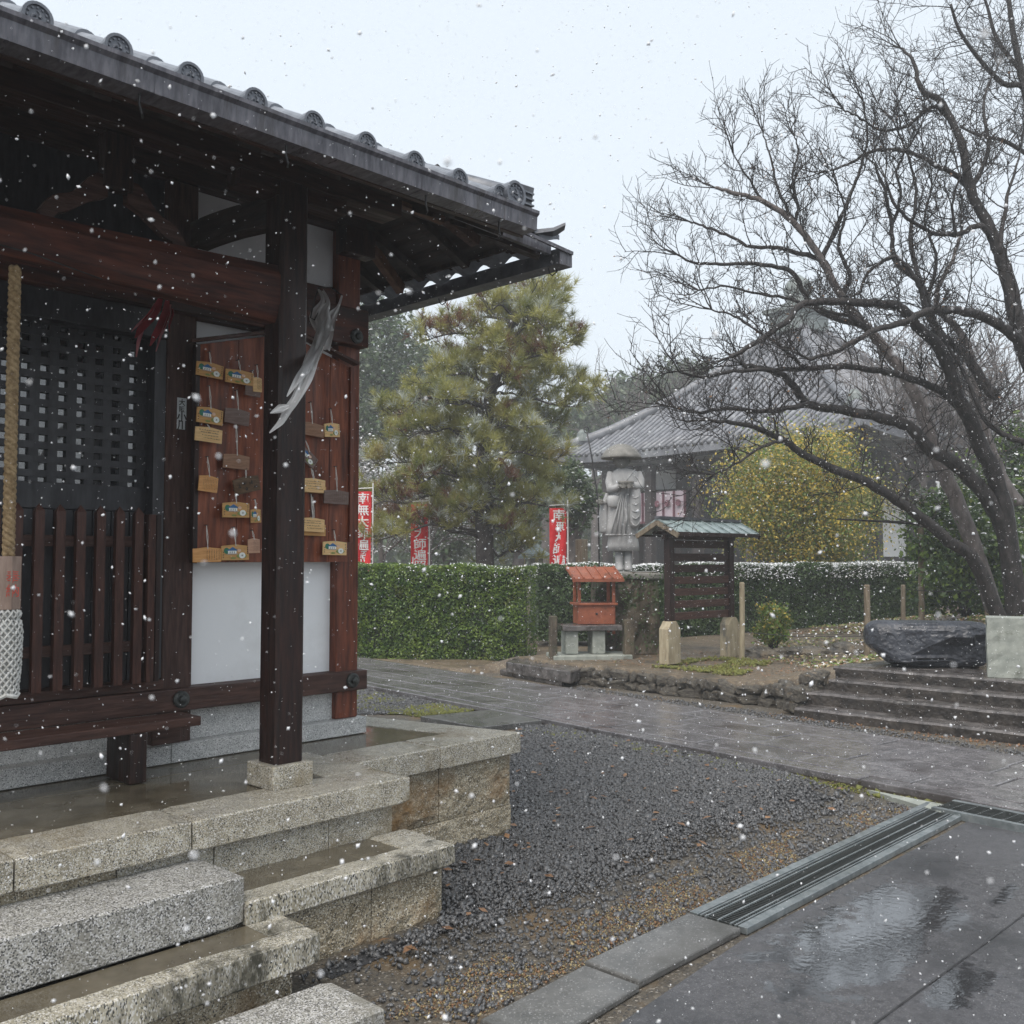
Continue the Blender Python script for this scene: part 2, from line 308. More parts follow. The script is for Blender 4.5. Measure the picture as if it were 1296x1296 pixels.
M['needle_brown'] = mat('needle_brown', (.11,.045,.022), (.20,.09,.045), (.6,.8), 3, bump=0, trans=.2)
M['hedge'] = mat('hedge', (.065,.135,.024), (.22,.31,.065), (.35,.6), 5, bump=0, c3=(.23,.22,.06), s3=1.6, t3=.56, trans=.3)
M['hedge_dark'] = mat('hedge_dark', (.034,.072,.026), (.095,.15,.052), (.35,.6), 5, bump=0, trans=.25)
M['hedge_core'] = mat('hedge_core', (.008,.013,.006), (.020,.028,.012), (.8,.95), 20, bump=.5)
M['yellow_leaf'] = mat('yellow_leaf', (.52,.36,.05), (.74,.58,.13), (.5,.7), 4, bump=0, trans=.35)
M['olive_leaf'] = mat('olive_leaf', (.16,.18,.06), (.34,.32,.12), (.5,.7), 3, bump=0, trans=.3)
M['snow'] = mat('snow', (.80,.82,.85), (.88,.89,.91), (.6,.8), 10, bump=.2)
M['dead_leaf'] = mat('dead_leaf', (.10,.05,.025), (.25,.14,.07), (.5,.8), 12, bump=0)
M['straw'] = mat('straw', (.20,.16,.08), (.36,.30,.17), (.7,.9), 9, bump=0)
M['statue'] = mat('statue', (.25,.255,.26), (.38,.385,.39), (.6,.85), 4, (1,1,.5), .35, 40, c3=(.18,.18,.18), s3=3, t3=.56, dist=.006)
M['statue_dark'] = mat('statue_dark', (.13,.13,.12), (.22,.215,.20), (.6,.85), 6, bump=.3, bscale=40, dist=.006)
M['ivy_stone'] = mat('ivy_stone', (.045,.037,.027), (.13,.105,.075), (.6,.9), 6, (1,1,.5), .8, 20, dist=.03, c3=(.04,.055,.02), s3=4, t3=.52)
M['copper'] = mat('copper', (.20,.058,.030), (.33,.105,.052), (.4,.65), 10, bump=.15, metal=.15, c3=(.10,.045,.03), s3=5, t3=.55)
M['red_banner'] = mat('red_banner', (.62,.012,.02), (.74,.03,.035), (.6,.8), 6, bump=.2, bscale=8, trans=.3)
M['white_cloth'] = mat('white_cloth', (.74,.74,.75), (.8,.8,.8), (.7,.9), 6, bump=0, trans=.2)
M['purple_cloth'] = mat('purple_cloth', (.13,.05,.075), (.20,.085,.11), (.7,.9), 6, bump=0)
M['lilac_cloth'] = mat('lilac_cloth', (.42,.36,.42), (.5,.44,.49), (.7,.9), 6, bump=0)
M['verdigris'] = mat('verdigris', (.15,.20,.20), (.32,.385,.385), (.25,.5), 8, (1,1,1), .15, 40, c3=(.07,.08,.08), s3=5, t3=.54)
M['bronze'] = mat('bronze', (.12,.145,.14), (.20,.225,.22), (.5,.7), 6, bump=.1)
M['far_tile'] = mat('far_tile', (.11,.115,.13), (.20,.21,.235), (.35,.6), 3, bump=.2, c3=(.33,.35,.37), s3=1.2, t3=.57)
M['far_wood'] = mat('far_wood', (.030,.026,.028), (.055,.045,.045), (.6,.8), 3, bump=.2)
M['far_leaf'] = mat('far_leaf', (.050,.075,.045), (.11,.14,.08), (.6,.8), 1, bump=0, trans=.2)
M['black_metal'] = mat('black_metal', (.014,.014,.016), (.03,.03,.033), (.4,.6), 10)

# ------------------------------------------------------------------ text
_glyph = {}
def glyph(ch, m, bold=0.0):
    k = (ch, m.name, bold)
    if k not in _glyph:
        cu = bpy.data.curves.new('lettering', 'FONT'); cu.body = ch; cu.align_x = 'CENTER'; cu.align_y = 'CENTER'; cu.size = 1
        cu.extrude = 0.008; cu.offset = bold; cu.resolution_u = 3
        ob = bpy.data.objects.new('lettering_source', cu); COL.objects.link(ob)
        bpy.context.view_layer.update()
        me = bpy.data.meshes.new_from_object(ob.evaluated_get(bpy.context.evaluated_depsgraph_get()))
        bpy.data.objects.remove(ob); bpy.data.curves.remove(cu)
        me.materials.clear(); me.materials.append(m); _glyph[k] = me
        # centre the glyph on its own box
        V = np.empty(len(me.vertices)*3, dtype=np.float32); me.vertices.foreach_get('co', V); V = V.reshape(-1, 3)
        if len(V):
            c = (V.max(0)+V.min(0))/2; V -= c; me.vertices.foreach_set('co', V.ravel()); me.update()
    return _glyph[k]
def letter(ch, m, parent, pos, size, face=(0, -1), bold=0.0, sx=1.0):
    """one character standing upright at world position pos, facing the horizontal direction face; parent's own turn is taken off"""
    off, rz = LOC[parent.name]
    me = glyph(ch, m, bold); o = bpy.data.objects.new('character', me); COL.objects.link(o); o.parent = parent
    a = math.atan2(face[1], face[0]) + PI/2
    o.location = Matrix.Rotation(-rz, 3, 'Z') @ (Vector(pos)-off); o.rotation_euler = (PI/2, 0, a-rz); o.scale = (size*sx, size, size*.3)
    LOC[o.name] = LOC[parent.name]; return o
# ================================================================== THE GROUND
def smooth(t): t = max(0.0, min(1.0, t)); return t*t*(3-2*t)
def inpoly(P, poly):
    x, y = P[:, 0], P[:, 1]; r = np.zeros(len(P), bool); n = len(poly)
    for i in range(n):
        x1, y1 = poly[i][:2]; x2, y2 = poly[(i+1) % n][:2]
        c = ((y1 > y) != (y2 > y)) & (x < (x2-x1)*(y-y1)/((y2-y1) or 1e-9)+x1); r ^= c
    return r
def scatter(poly, n):
    poly = [tuple(p)[:2] for p in poly]; a = np.array(poly); lo, hi = a.min(0), a.max(0); out = []
    tot = 0
    while tot < n:
        P = lo + (hi-lo)*rng.random((n*2, 2)); P = P[inpoly(P, poly)]; out.append(P); tot += len(P)
        if len(out) > 40: break
    return np.concatenate(out)[:n]

g = MB().add([(-170,-170,0),(170,-170,0),(170,170,0),(-170,170,0)], [(0,1,2,3)])
part('ground', g, M['soil'], None, kind='structure')

# the paved path, a few degrees off the hall's own lines
PU = Vector((.12, 1, 0)).normalized(); PV = Vector((1, -.12, 0)).normalized()
pn = atz(739, 920, .06); pf = atz(700, 868, .06); PW = (pf-pn).dot(PV); PO = pn - PU*(pn.dot(PU))
def pth(a, b, z=0.0): p = PO + PU*a + PV*b; return Vector((p.x, p.y, z))
base = MB(); base.hexa([pth(-7,.01,0), pth(-7,PW-.01,0), pth(34,PW-.01,0), pth(34,.01,0)], [pth(-7,.01,.045), pth(-7,PW-.01,.045), pth(34,PW-.01,.045), pth(34,.01,.045)])
path = part('path', base, M['joint'], None, kind='structure')
def slab(a0, a1, b0, b1, z1, m, par, z0=.01, name='paving_slab', gap=.009, bw=.008):
    mb = MB(); j = lambda: random.uniform(-.003, .003)
    q = [(a0+gap, b0+gap), (a0+gap, b1-gap), (a1-gap, b1-gap), (a1-gap, b0+gap)]
    mb.hexa([pth(a, b, z0) for a, b in q], [pth(a+j(), b+j(), z1+j()) for a, b in q])
    return part(name, mb, m, par, bevel=bw)
a = -6.5
while a < 24:
    l = random.uniform(1.1, 1.5); slab(a, a+l, 0, .17, .062, M['paving'], path, name='kerb_stone'); a += l
nrow = 4; bw_ = (PW-.17-.12)/nrow
for r_ in range(nrow):
    a = -6.5 + (r_ % 2)*.45
    while a < 16 + 0*r_:
        l = random.uniform(.85, 1.15); slab(a, a+l, .17+r_*bw_, .17+(r_+1)*bw_, .064, M['paving'], path); a += l
a = -6.5
while a < 24:
    l = random.uniform(1.1, 1.6); slab(a, a+l, PW-.12, PW, .062, M['paving'], path, name='kerb_stone'); a += l
mb = MB()
for r_ in range(nrow):
    a = 16.6
    while a < 33: mb.hexa([pth(x, y, .02) for x, y in ((a,.18+r_*bw_),(a,.16+(r_+1)*bw_),(a+1.1,.16+(r_+1)*bw_),(a+1.1,.18+r_*bw_))], [pth(x, y, .063) for x, y in ((a,.18+r_*bw_),(a,.16+(r_+1)*bw_),(a+1.1,.16+(r_+1)*bw_),(a+1.1,.18+r_*bw_))]); a += 1.12
part('paving_slab', mb, M['paving'], path, kind='stuff')
# slab bridging the gravel between platform and path
q = [atz(532,907,.05), atz(609,921,.05), atz(686,912,.05), atz(628,898,.05)]
mb = MB().hexa([(p.x,p.y,.0) for p in q], [(p.x,p.y,.055) for p in q])
single('stone_slab', mb, M['edging'], 'dark flat stone slab laid between the hall platform corner and the path', 'paving slab', bevel=.006)

# asphalt in front, its edge along the drain
mb = MB()
asp = [(-30,-40),(26,-40),(26,-6),(9.4,-6),(7.6,-3.0),(6.9,.2),(6.52,2.18),(3.7,2.20),(2.3,2.08),(-30,1.9)]
mb.add([(x, y, .006) for x, y in asp], [tuple(range(len(asp)))])
road = part('asphalt', mb, M['asphalt'], None, kind='structure')
def blob(cx, cy, rx, ry, ang, z, seed, n=90, amp=.35):
    vs = []
    for k in range(n):
        t = 2*PI*k/n; rr = 1+amp*mn.noise((math.cos(t)*1.3+seed, math.sin(t)*1.3, 0))+amp*.9*mn.noise((math.cos(t)*6+seed, math.sin(t)*6, 1))+amp*.6*mn.noise((math.cos(t)*17+seed, math.sin(t)*17, 1))
        x, y = rx*rr*math.cos(t), ry*rr*math.sin(t); vs.append((cx+x*math.cos(ang)-y*math.sin(ang), cy+x*math.sin(ang)+y*math.cos(ang), z))
    return vs
def wet_patches(m, lst):
    N = m.node_tree; L = N.links; b = N.nodes['Principled BSDF']; new = N.nodes.new
    g = new('ShaderNodeNewGeometry'); tot = None
    nz = new('ShaderNodeTexNoise'); nz.inputs['Scale'].default_value = 7; nz.inputs['Detail'].default_value = 9; nz.inputs['Roughness'].default_value = .7; L.new(g.outputs['Position'], nz.inputs[0])
    for (c, rx, ry, ang, k) in lst:
        mp = new('ShaderNodeMapping'); mp.vector_type = 'TEXTURE'; mp.inputs['Location'].default_value = (c.x, c.y, 0); mp.inputs['Rotation'].default_value = (0, 0, ang); mp.inputs['Scale'].default_value = (rx, ry, 1)
        L.new(g.outputs['Position'], mp.inputs[0]); ln = new('ShaderNodeVectorMath'); ln.operation = 'LENGTH'; L.new(mp.outputs[0], ln.inputs[0])
        s = new('ShaderNodeMath'); s.operation = 'SUBTRACT'; s.inputs[0].default_value = k; L.new(ln.outputs['Value'], s.inputs[1])
        if tot is None: tot = s.outputs[0]
        else: mxn = new('ShaderNodeMath'); mxn.operation = 'MAXIMUM'; L.new(tot, mxn.inputs[0]); L.new(s.outputs[0], mxn.inputs[1]); tot = mxn.outputs[0]
    a = new('ShaderNodeMath'); a.operation = 'MULTIPLY_ADD'; L.new(nz.outputs[0], a.inputs[0]); a.inputs[1].default_value = 3.2; a.inputs[2].default_value = -1.62
    sm_ = new('ShaderNodeMath'); sm_.operation = 'ADD'; L.new(tot, sm_.inputs[0]); L.new(a.outputs[0], sm_.inputs[1])
    mr = new('ShaderNodeMapRange'); mr.inputs[1].default_value = -.12; mr.inputs[2].default_value = .22; L.new(sm_.outputs[0], mr.inputs[0])
    wt = new('ShaderNodeBsdfPrincipled'); wt.inputs['Base Color'].default_value = (.03,.031,.034,1); wt.inputs['Roughness'].default_value = .05; wt.inputs['IOR'].default_value = 3.0
    rn = new('ShaderNodeTexNoise'); rn.inputs['Scale'].default_value = 30; rn.inputs['Detail'].default_value = 3; L.new(g.outputs['Position'], rn.inputs[0])
    bp = new('ShaderNodeBump'); bp.inputs['Strength'].default_value = .25; bp.inputs['Distance'].default_value = .002; L.new(rn.outputs[0], bp.inputs['Height']); L.new(bp.outputs[0], wt.inputs['Normal'])
    ms = new('ShaderNodeMixShader'); L.new(mr.outputs[0], ms.inputs[0]); L.new(b.outputs[0], ms.inputs[1]); L.new(wt.outputs[0], ms.inputs[2]); L.new(ms.outputs[0], N.nodes['Material Output'].inputs[0])
PA = math.radians(3)
wet_patches(M['asphalt'], [(atz(1150,1150,0), .30, .22, PA, 1.25), (atz(1085,1208,0), .55, .20, PA, 1.0), (atz(1040,1190,0), .6, .24, PA, .6), (atz(1215,1250,0), .26, .10, PA, 1.0), (atz(1270,1135,0), .3, .06, PA, .6), (atz(960,1215,0), .25, .12, PA, .35), (atz(1165,1075,0), .16, .05, PA, .4)])
# pavers edge line in the asphalt, lower right
for (p0, p1, w) in (((1110,1296),(1296,1160),.004),):
    a_, b_ = atz(*p0, 0), atz(*p1, 0); d = (b_-a_).normalized(); b_ = b_ + d*2.5; a_ = a_ - d*.05; s_ = Vector((-d.y, d.x, 0))*w
    part('joint_line', MB().add([(a_-s_).xy.to_3d()+Vector((0,0,.0085)), (b_-s_).xy.to_3d()+Vector((0,0,.0085)), (b_+s_).xy.to_3d()+Vector((0,0,.0085)), (a_+s_).xy.to_3d()+Vector((0,0,.0085))], [(0,1,2,3)]), M['joint_dark'], road)

# drain beside the asphalt
dr = thing('floor_drain', 'long galvanised drain grating set between the asphalt and the brown soil', 'drain', (5.1, 2.36, 0))
DX0, DX1, DY0, DY1 = 3.76, 6.50, 2.215, 2.505
part('channel', MB().box(DX0, DY0+.04, .0045, DX1, DY1-.04, .007), M['pit'], dr)
for y0, y1 in ((DY0, DY0+.045), (DY1-.045, DY1)):
    part('frame_rail', MB().box(DX0, y0, .004, DX1, y1, .034), M['steel'], dr, bevel=.002)
def bars(x0, x1, y0, y1, z1, par, pitch=.02, longs=(0, .5, 1)):
    n = int((x1-x0)/pitch)
    bm = MB().box(-.0025, y0, z1-.022, .0025, y1, z1); first = None
    off, rz = LOC[par.name]
    me = bm.mesh('cross_bar', M['steel_dark'], (0, off.y, off.z))
    lim = 280
    mb = MB()
    for i in range(n):
        x = x0+pitch*(i+.5)
        if i < lim: inst(me, 'cross_bar', par, (x-off.x, 0, 0))
        else: mb.box(x-.0025, y0, z1-.022, x+.0025, y1, z1)
    if mb.v: part('cross_bar', mb, M['steel_dark'], par, kind='stuff')
bars(DX0, DX1, DY0+.05, DY1-.05, .030, dr)
for k, y in enumerate((DY0+.058, DY0+.082, DY0+.145, DY1-.082, DY1-.058)):
    part('long_bar', MB().box(DX0, y-.004, .012, DX1, y+.004, .033), M['steel'], dr)
d2 = thing('floor_drain', 'short drain grating tucked against the kerb of the paved path, far right', 'drain', tuple(pth(1.2, -.2, 0)), rz=0)
q0 = pth(2.05, -.30); 
for (b0, b1, z, nm, m) in ((-.31,-.27,.05,'frame_rail','steel'), (-.045,-.005,.05,'frame_rail','steel'), (-.27,-.045,.006,'channel','pit')):
    mb = MB(); qq = [(-2,b0),(-2,b1),(3.14,b1),(3.14,b0)]; mb.hexa([pth(x,y,.004) for x, y in qq], [pth(x,y,z) for x, y in qq]); part(nm, mb, M[m], d2)
for i in range(9):
    b = -.26+.027*i; part('long_bar', MB().hexa([pth(x,y,.02) for x, y in ((-2,b-.003),(-2,b+.003),(3.14,b+.003),(3.14,b-.003))], [pth(x,y,.046) for x, y in ((-2,b-.003),(-2,b+.003),(3.14,b+.003),(3.14,b-.003))]), M['steel_dark'], d2)
for i in range(62):
    a = -1.95+.082*i; part('cross_bar', MB().hexa([pth(x,y,.018) for x, y in ((a,-.27),(a,-.045),(a+.006,-.045),(a+.006,-.27))], [pth(x,y,.044) for x, y in ((a,-.27),(a,-.045),(a+.006,-.045),(a+.006,-.27))]), M['steel'], d2)
# pale concrete lip running from the drain's corner along the path
p0, p1, p2 = atz(1098,1001,.02), atz(1200,1022,.02), atz(1192,1030,.02)
M_lip = M['cut_stone']
single('concrete_lip', MB().hexa([(p0.x,p0.y,0),(p2.x-.02,p2.y,0),(p1.x,p1.y,0)], [(p0.x,p0.y,.03),(p2.x-.02,p2.y,.035),(p1.x,p1.y,.035)]), M_lip, 'thin pale concrete lip between soil and path kerb, left of the small grating', 'kerb')
# dark edging slabs continuing the line of the drain
eg = thing('edging_slabs', 'row of dark grey edging slabs along the asphalt, below the drain grating', 'kerb', (3.2, 2.38, 0))
xs = [(3.745, 3.02), (3.00, 2.40), (2.38, 1.60), (1.58, .8)]
for i, (xa, xb) in enumerate(xs):
    t = .02*i; y0, y1 = 2.235-.05*i*i*.35, 2.50-.05*i*i*.35
    part('edging_slab', MB().poly([(xb, y0-.04*(i > 0)), (xa, y0), (xa, y1), (xb, y1-.03*(i > 0))], .002, .034-.004*(i % 2)), M['edging'], eg, bevel=.008)

# ---- loose ground cover
gp = [atz(x, y, 0) for x, y in [(370,1275),(470,1262),(560,1205),(680,1150),(800,1110),(930,1062),(1060,1030),(1085,1006),(940,964),(760,927),(655,916),(640,1000),(640,1060),(560,1075),(555,1170),(400,1230),(330,1270)]]
under = [(1.6,2.85),(4.3,2.85),(4.3,4.1),(3.0,3.6),(1.6,3.4)]
P = scatter(gp, 70000)
nz = np.array([mn.noise((x*1.3, y*1.3, 0)) + .6*mn.noise((x*5, y*5, 2)) for x, y in P])
poly2 = np.array([tuple(p)[:2] for p in gp])
# thin out towards the soil strip along the drain
edge = np.array([min(1, max(0, (y-2.70-.5*mn.noise((x*1.1, y*1.1, 5)) + .02*(x-4))/.9)) for x, y in P])
keep = rng.random(len(P)) < (edge**1.3)*(1-np.clip(nz-.35, 0, 1)*.8)
P = P[keep]
# never inside the steps and platform
keep = ~((P[:, 0] < 3.02) & (P[:, 1] > 3.34)) & ~((P[:, 0] < 2.14) & (P[:, 1] > 3.0)) & ~((P[:, 0] < 4.25) & (P[:, 1] > 4.07)) & ~((P[:, 0] < 2.17) & (P[:, 1] > 2.66))
P = P[keep]; P3 = np.column_stack((P, .006+.014*rng.random(len(P))))
gp2 = [atz(x, y, 0) for x, y in [(440,872),(470,872),(560,892),(610,900),(528,905),(440,905)]]
SP = scatter([atz(x, y, 0) for x, y in [(880,1158),(1165,1022),(1100,1010),(800,1100),(560,1200),(440,1290),(600,1296),(700,1240)]], 3600); SP = np.column_stack((SP, .002+.006*rng.random(len(SP))))
Q = scatter(gp2, 7000); Q3 = np.column_stack((Q, .006+.012*rng.random(len(Q))))
gp3 = [pth(x, y) for x, y in [(2,PW+.02),(2,PW+.35),(6,PW+.55),(9,PW+.45),(9,PW+.02)]]
R3 = scatter(gp3, 4500); R3 = np.column_stack((R3, .006+.012*rng.random(len(R3))))
V, F = chips(np.concatenate((P3, Q3, R3, SP)), .0108, (1, .8, .5))
gv = npobj('gravel', npmesh('gravel', V, F, M['gravel']), kind='stuff')
bedp = [p for p in gp]
gb_ = [atz(x, y, 0) for x, y in [(420,1240),(560,1180),(680,1120),(800,1075),(930,1035),(1060,1012),(940,966),(760,929),(655,918),(640,1000),(640,1060),(560,1075),(555,1170),(400,1230)]]
mb = MB().add([(p.x, p.y, .0035) for p in gb_], [tuple(range(len(gb_)))])

part('gravel_bed', mb, M['gravel_bed'], None, kind='structure')
# moss and grass flecks along the path's near side and on the terrace lip
def fleck(poly, n, size, z, m, name, flat=0, zr=.01):
    P = scatter(poly, n); nz = np.array([mn.noise((x*2.1, y*2.1, 9)) for x, y in P]); P = P[nz > -.12]
    V, F = chips(np.column_stack((P, z+zr*rng.random(len(P)))), size, (1, 1, .5))
    return npobj(name, npmesh(name, V, F, m), kind='stuff')
mp_ = [pth(a_, b_) for a_, b_ in [(2.6,-.02),(12.5,-.02),(12.5,-.55),(9.6,-1.0),(7.5,-.45),(6,-.28),(2.6,-.12)]]
fleck(mp_, 9000, .011, .004, M['moss'], 'moss')
fleck([atz(x, y, 0) for x, y in [(490,905),(560,886),(640,896),(560,905)]], 4500, .011, .006, M['moss'], 'moss')
fleck([atz(x, y, 0) for x, y in [(880,1158),(1165,1022),(1100,1025),(900,1090),(690,1180),(560,1240),(480,1290),(600,1290),(700,1240)]], 5200, .0040, .002, M['dead_leaf'], 'leaf_litter', zr=.004)
fleck([atz(x, y, 0) for x, y in [(880,1158),(1165,1022),(1100,1025),(900,1090),(690,1180),(560,1240),(480,1290),(600,1290),(700,1240)]], 6500, .0038, .002, M['straw'], 'leaf_litter', zr=.004)
P = scatter(gp, 120); P = P[(P[:, 1] > 2.5) & ~((P[:, 0] < 3.05) & (P[:, 1] > 3.27)) & ~((P[:, 0] < 2.2) & (P[:, 1] > 2.6)) & ~((P[:, 0] < 4.27) & (P[:, 1] > 4.05))]
V, F = leaves(np.column_stack((P, np.full(len(P), .036))), .05, 2.5); npobj('fallen_leaves', npmesh('fallen_leaves', V, F, M['dead_leaf']), kind='stuff')

# ---- the raised ground beyond the path
def th(x, y):
    h = .05 + .19*smooth((10.1-y)/.6) + .19*smooth((5.9-y)/1.2)*smooth((x-9.4)/.6)
    h += .72*math.exp(-((x-18.5)**2/22 + (y-3.2)**2/16)) * smooth((x-11.6)/2.5)
    return h
def xb(y):
    if y < 4.95: return 10.2
    if y < 9.7: return 9.72 + .03*(y-5) + (.25*smooth((y-8.9)/.6))
    return PO.x + .12*(y+.78) + PW + .10 + .75*smooth((10.4-y)/.9)
ys = list(np.linspace(-14, 3, 18))+list(np.linspace(3.4, 12, 44))+list(np.linspace(13, 70, 20))
us = [0, .15, .35, .6, .9, 1.3, 1.8, 2.4, 3.1, 4, 5, 6, 7, 8, 9, 10, 12, 14, 17, 21, 27, 35, 50, 70]
G = [[(xb(y)+u, y, th(xb(y)+u, y)+.03*mn.noise(((xb(y)+u)*.9, y*.9, 0))+.012*mn.noise(((xb(y)+u)*4, y*4, 0))*(u > 0)) for u in us] for y in ys]
G = [[(row[0][0]-.015, row[0][1], -.06)]+row for row in G]
mb = MB().sheet(G)
part('terrace_ground', mb, M['soil_light'], None, kind='structure', smooth=True)
# ground cover, straw and snow dust on the mound behind the rock
cl = [(11.0,5.4),(12.0,3.0),(13,-1),(26,-2),(26,8),(18,8.6),(13.6,7.9),(11.9,6.6)]
def on(P, dz): return np.column_stack((P, [th(x, y)+.03*mn.noise((x*.9, y*.9, 0))+dz+.03*random.random() for x, y in P]))
for nm, m, n, sz in (('ground_cover', 'hedge', 16000, .05), ('leaf_litter', 'dead_leaf', 9000, .055), ('ground_cover', 'straw', 16000, .055), ('snow_dust', 'snow', 9000, .04)):
    P = scatter(cl, n); nz = np.array([mn.noise((x*.8+n, y*.8, 3)) for x, y in P]); P = P[nz > -.1]
    V, F = leaves(on(P, .015), sz, .9); npobj(nm, npmesh(nm, V, F, M[m]), kind='stuff')
P = scatter([(9.9,5.2),(10.2,8.6),(12.6,8),(13.4,6.8),(11.5,5.2)], 1500); V, F = leaves(on(P, 0), .03, 2); npobj('leaf_litter', npmesh('leaf_litter', V, F, M['dead_leaf']), kind='stuff')
P = scatter([(10.1,6.0),(10.3,8.0),(11.6,7.3),(11.9,6.5)], 3000); nz = np.array([mn.noise((x*1.6, y*1.6, 3)) for x, y in P]); P = P[nz > .0]
V, F = chips(on(P, 0), .016, (1, 1, .5)); npobj('moss', npmesh('moss', V, F, M['moss']), kind='stuff')

# retaining wall of fieldstones along the terrace
rw = thing('retaining_wall', 'low wall of rough dark fieldstones holding up the terrace beside the path', 'stone wall', (9.75, 7, 0))
def rock_mesh(name, r, seed, m, sub=2, amp=.35, flat=1.0, pw=1):
    mb = MB(); N_ = 6 if sub < 3 else 10
    import bmesh as _b
    bm = _b.new(); _b.ops.create_icosphere(bm, subdivisions=sub, radius=1)
    vs = [v.co.copy() for v in bm.verts]; fs = [tuple(v.index for v in f.verts) for f in bm.faces]; bm.free()
    vs = [Vector([abs(c_)**pw*(1 if c_ > 0 else -1) for c_ in v]) for v in vs] if pw != 1 else vs
    vs = [v*(1+amp*mn.noise(v*1.1+Vector((seed, 0, 0)))+amp*.4*mn.noise(v*3+Vector((seed, 3, 0)))) for v in vs]
    vs = [Vector((v.x*r[0], v.y*r[1], v.z*r[2]*flat)) for v in vs]
    return mb.add(vs, fs)
rocks = [rock_mesh('stone', (.5,.5,.5), 3.7*i, None, 3, .38, 1, .62).mesh('stone', M['wall_stone'], (0,0,0), 0, False) for i in range(7)]
def wall_line(y): return 9.70 + .035*(y-5) + .22*smooth((y-8.9)/.5)
off, _ = LOC[rw.name]
for row in range(2):
    y = 4.98 + .07*row
    while y < 9.6:
        w = random.choice((.10,.14,.18,.24,.30)); h = random.uniform(.09, .135) + .055*smooth((5.6-y)/.6)
        o = inst(rocks[random.randrange(7)], 'stone', rw, (wall_line(y)+random.uniform(-.02,.02)+.03*row-off.x, y+w/2-off.y,   .045+.105*row+.05*smooth((5.6-y)/.6)*row), (random.uniform(-.25,.25)+random.choice((0,PI)), random.uniform(-.2,.2), random.uniform(-.2,.2)), (.2, w*1.05, h*1.12)); y += w
for x in (9.42, 9.60, 9.78, 9.96, 10.12):
    for z in (.08, .20, .32):
        if z < .12+.42*(x-9.2): inst(rocks[random.randrange(7)], 'stone', rw, (x-off.x, 4.97-off.y, z), (random.uniform(-.3,.3), random.uniform(-.3,.3), 1.5), (.2, .19, .15))
part('mortar', MB().add([(wall_line(y)+.06, y, z) for y in (4.95,7,9.6) for z in (0,.2)], [(0,2,3,1),(2,4,5,3)]), M['soil'], rw)
# small steps and stone slab before the offering box
st = thing('stone_step', 'small low stone step at the path edge in front of the orange offering box', 'step', tuple(atz(675,856,0)))
q = [atz(633,846,.09), atz(712,860,.09), atz(724,852,.09), atz(650,839,.09)]
part('tread', MB().hexa([(p.x,p.y,0) for p in q], [(p.x,p.y,.085) for p in q]).jitter(.015, 4), M['step_stone'], st, bevel=.015)
q = [atz(640,838,.2), atz(722,851,.2), atz(745,843,.2), atz(665,832,.2)]
part('landing', MB().hexa([(p.x,p.y,.05) for p in q], [(p.x,p.y,.205) for p in q]).jitter(.015, 4), M['step_stone'], st, bevel=.015)

# broad steps at the right
sp = thing('stone_stair', 'four broad worn stone steps rising from the path to the terrace, right', 'steps', (9.8, 3.0, 0))
lv = [(9.22, 4.86, .10), (9.52, 4.92, .225), (9.82, 4.78, .335), (10.10, 4.86, .445)]
for i, (x, yl, z) in enumerate(lv):
    y = yl; dx = .03
    while y > -1.0:
        l = random.uniform(.9, 1.5); y2 = y-l
        nx = lv[i+1][0]+.12 if i < 3 else 10.55
        mb = MB(); n = 7
        top = []
        P_ = [[None]*(n+1) for _ in range(4)]
        for k in range(n+1):
            yy = y+.004+(y2-y-.008)*k/n; w1 = .012*mn.noise((yy*3, i*5, 0)); w2 = .012*mn.noise((yy*4, i*5, 7))
            P_[0][k] = (x+w1, yy, z-.16); P_[1][k] = (x+w1*.5+.0, yy, z-.02+w2); P_[2][k] = (x+.022+w1, yy, z+w2*.6); P_[3][k] = (nx, yy, z+w2*.3)
        mb.sheet(P_[:2], 1); mb.sheet(P_[1:])
        mb.add([P_[r][0] for r in range(4)]+[(nx, y, z-.16)], [(4,3,2,1,0)])
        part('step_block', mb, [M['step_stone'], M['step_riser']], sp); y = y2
q = [(10.5,4.8),(10.5,-1),(12.4,-1),(12.4,4.5)]
part('landing', MB().poly(q[::-1], .2, .447), M['step_stone'], sp, bevel=.01)
P_ = scatter([(9.05,5.1),(9.0,1.5),(9.2,1.5),(9.22,5.1)], 260); V, F = chips(np.column_stack((P_, np.full(len(P_), .008))), .010); npobj('leaf_litter', npmesh('leaf_litter', V, F, M['dead_leaf']), kind='stuff')

# ================================================================== THE STONE PLATFORM AND ITS STEPS
pf_ = thing('stone_platform', 'granite platform with wet floor carrying the dark wooden hall', 'platform', (2.5, 4.0, 0))
def rough_block(x0, x1, z0, z1, y, depth=.18, amp=.016, nx=9, nz=6, seed=0):
    P_ = []
    for i in range(nx+1):
        row = []
        for k in range(nz+1):
            u, v = i/nx, k/nz; e = min(u, 1-u, v, 1-v)*6; e = min(1, e)
            x, z = x0+(x1-x0)*u, z0+(z1-z0)*v
            row.append((x, y - e*(amp*.55+amp*mn.noise((x*7+seed, z*7, seed))+amp*.5*mn.noise((x*22, z*22, seed))), z))
        P_.append(row)
    mb = MB().sheet(P_)
    return mb.add([(x0,y,z0),(x1,y,z0),(x1,y,z1),(x0,y,z1),(x0,y+depth,z0),(x1,y+depth,z0),(x1,y+depth,z1),(x0,y+depth,z1)], [(1,5,6,2),(4,0,3,7),(3,2,6,7),(5,4,7,6),(4,5,1,0)])
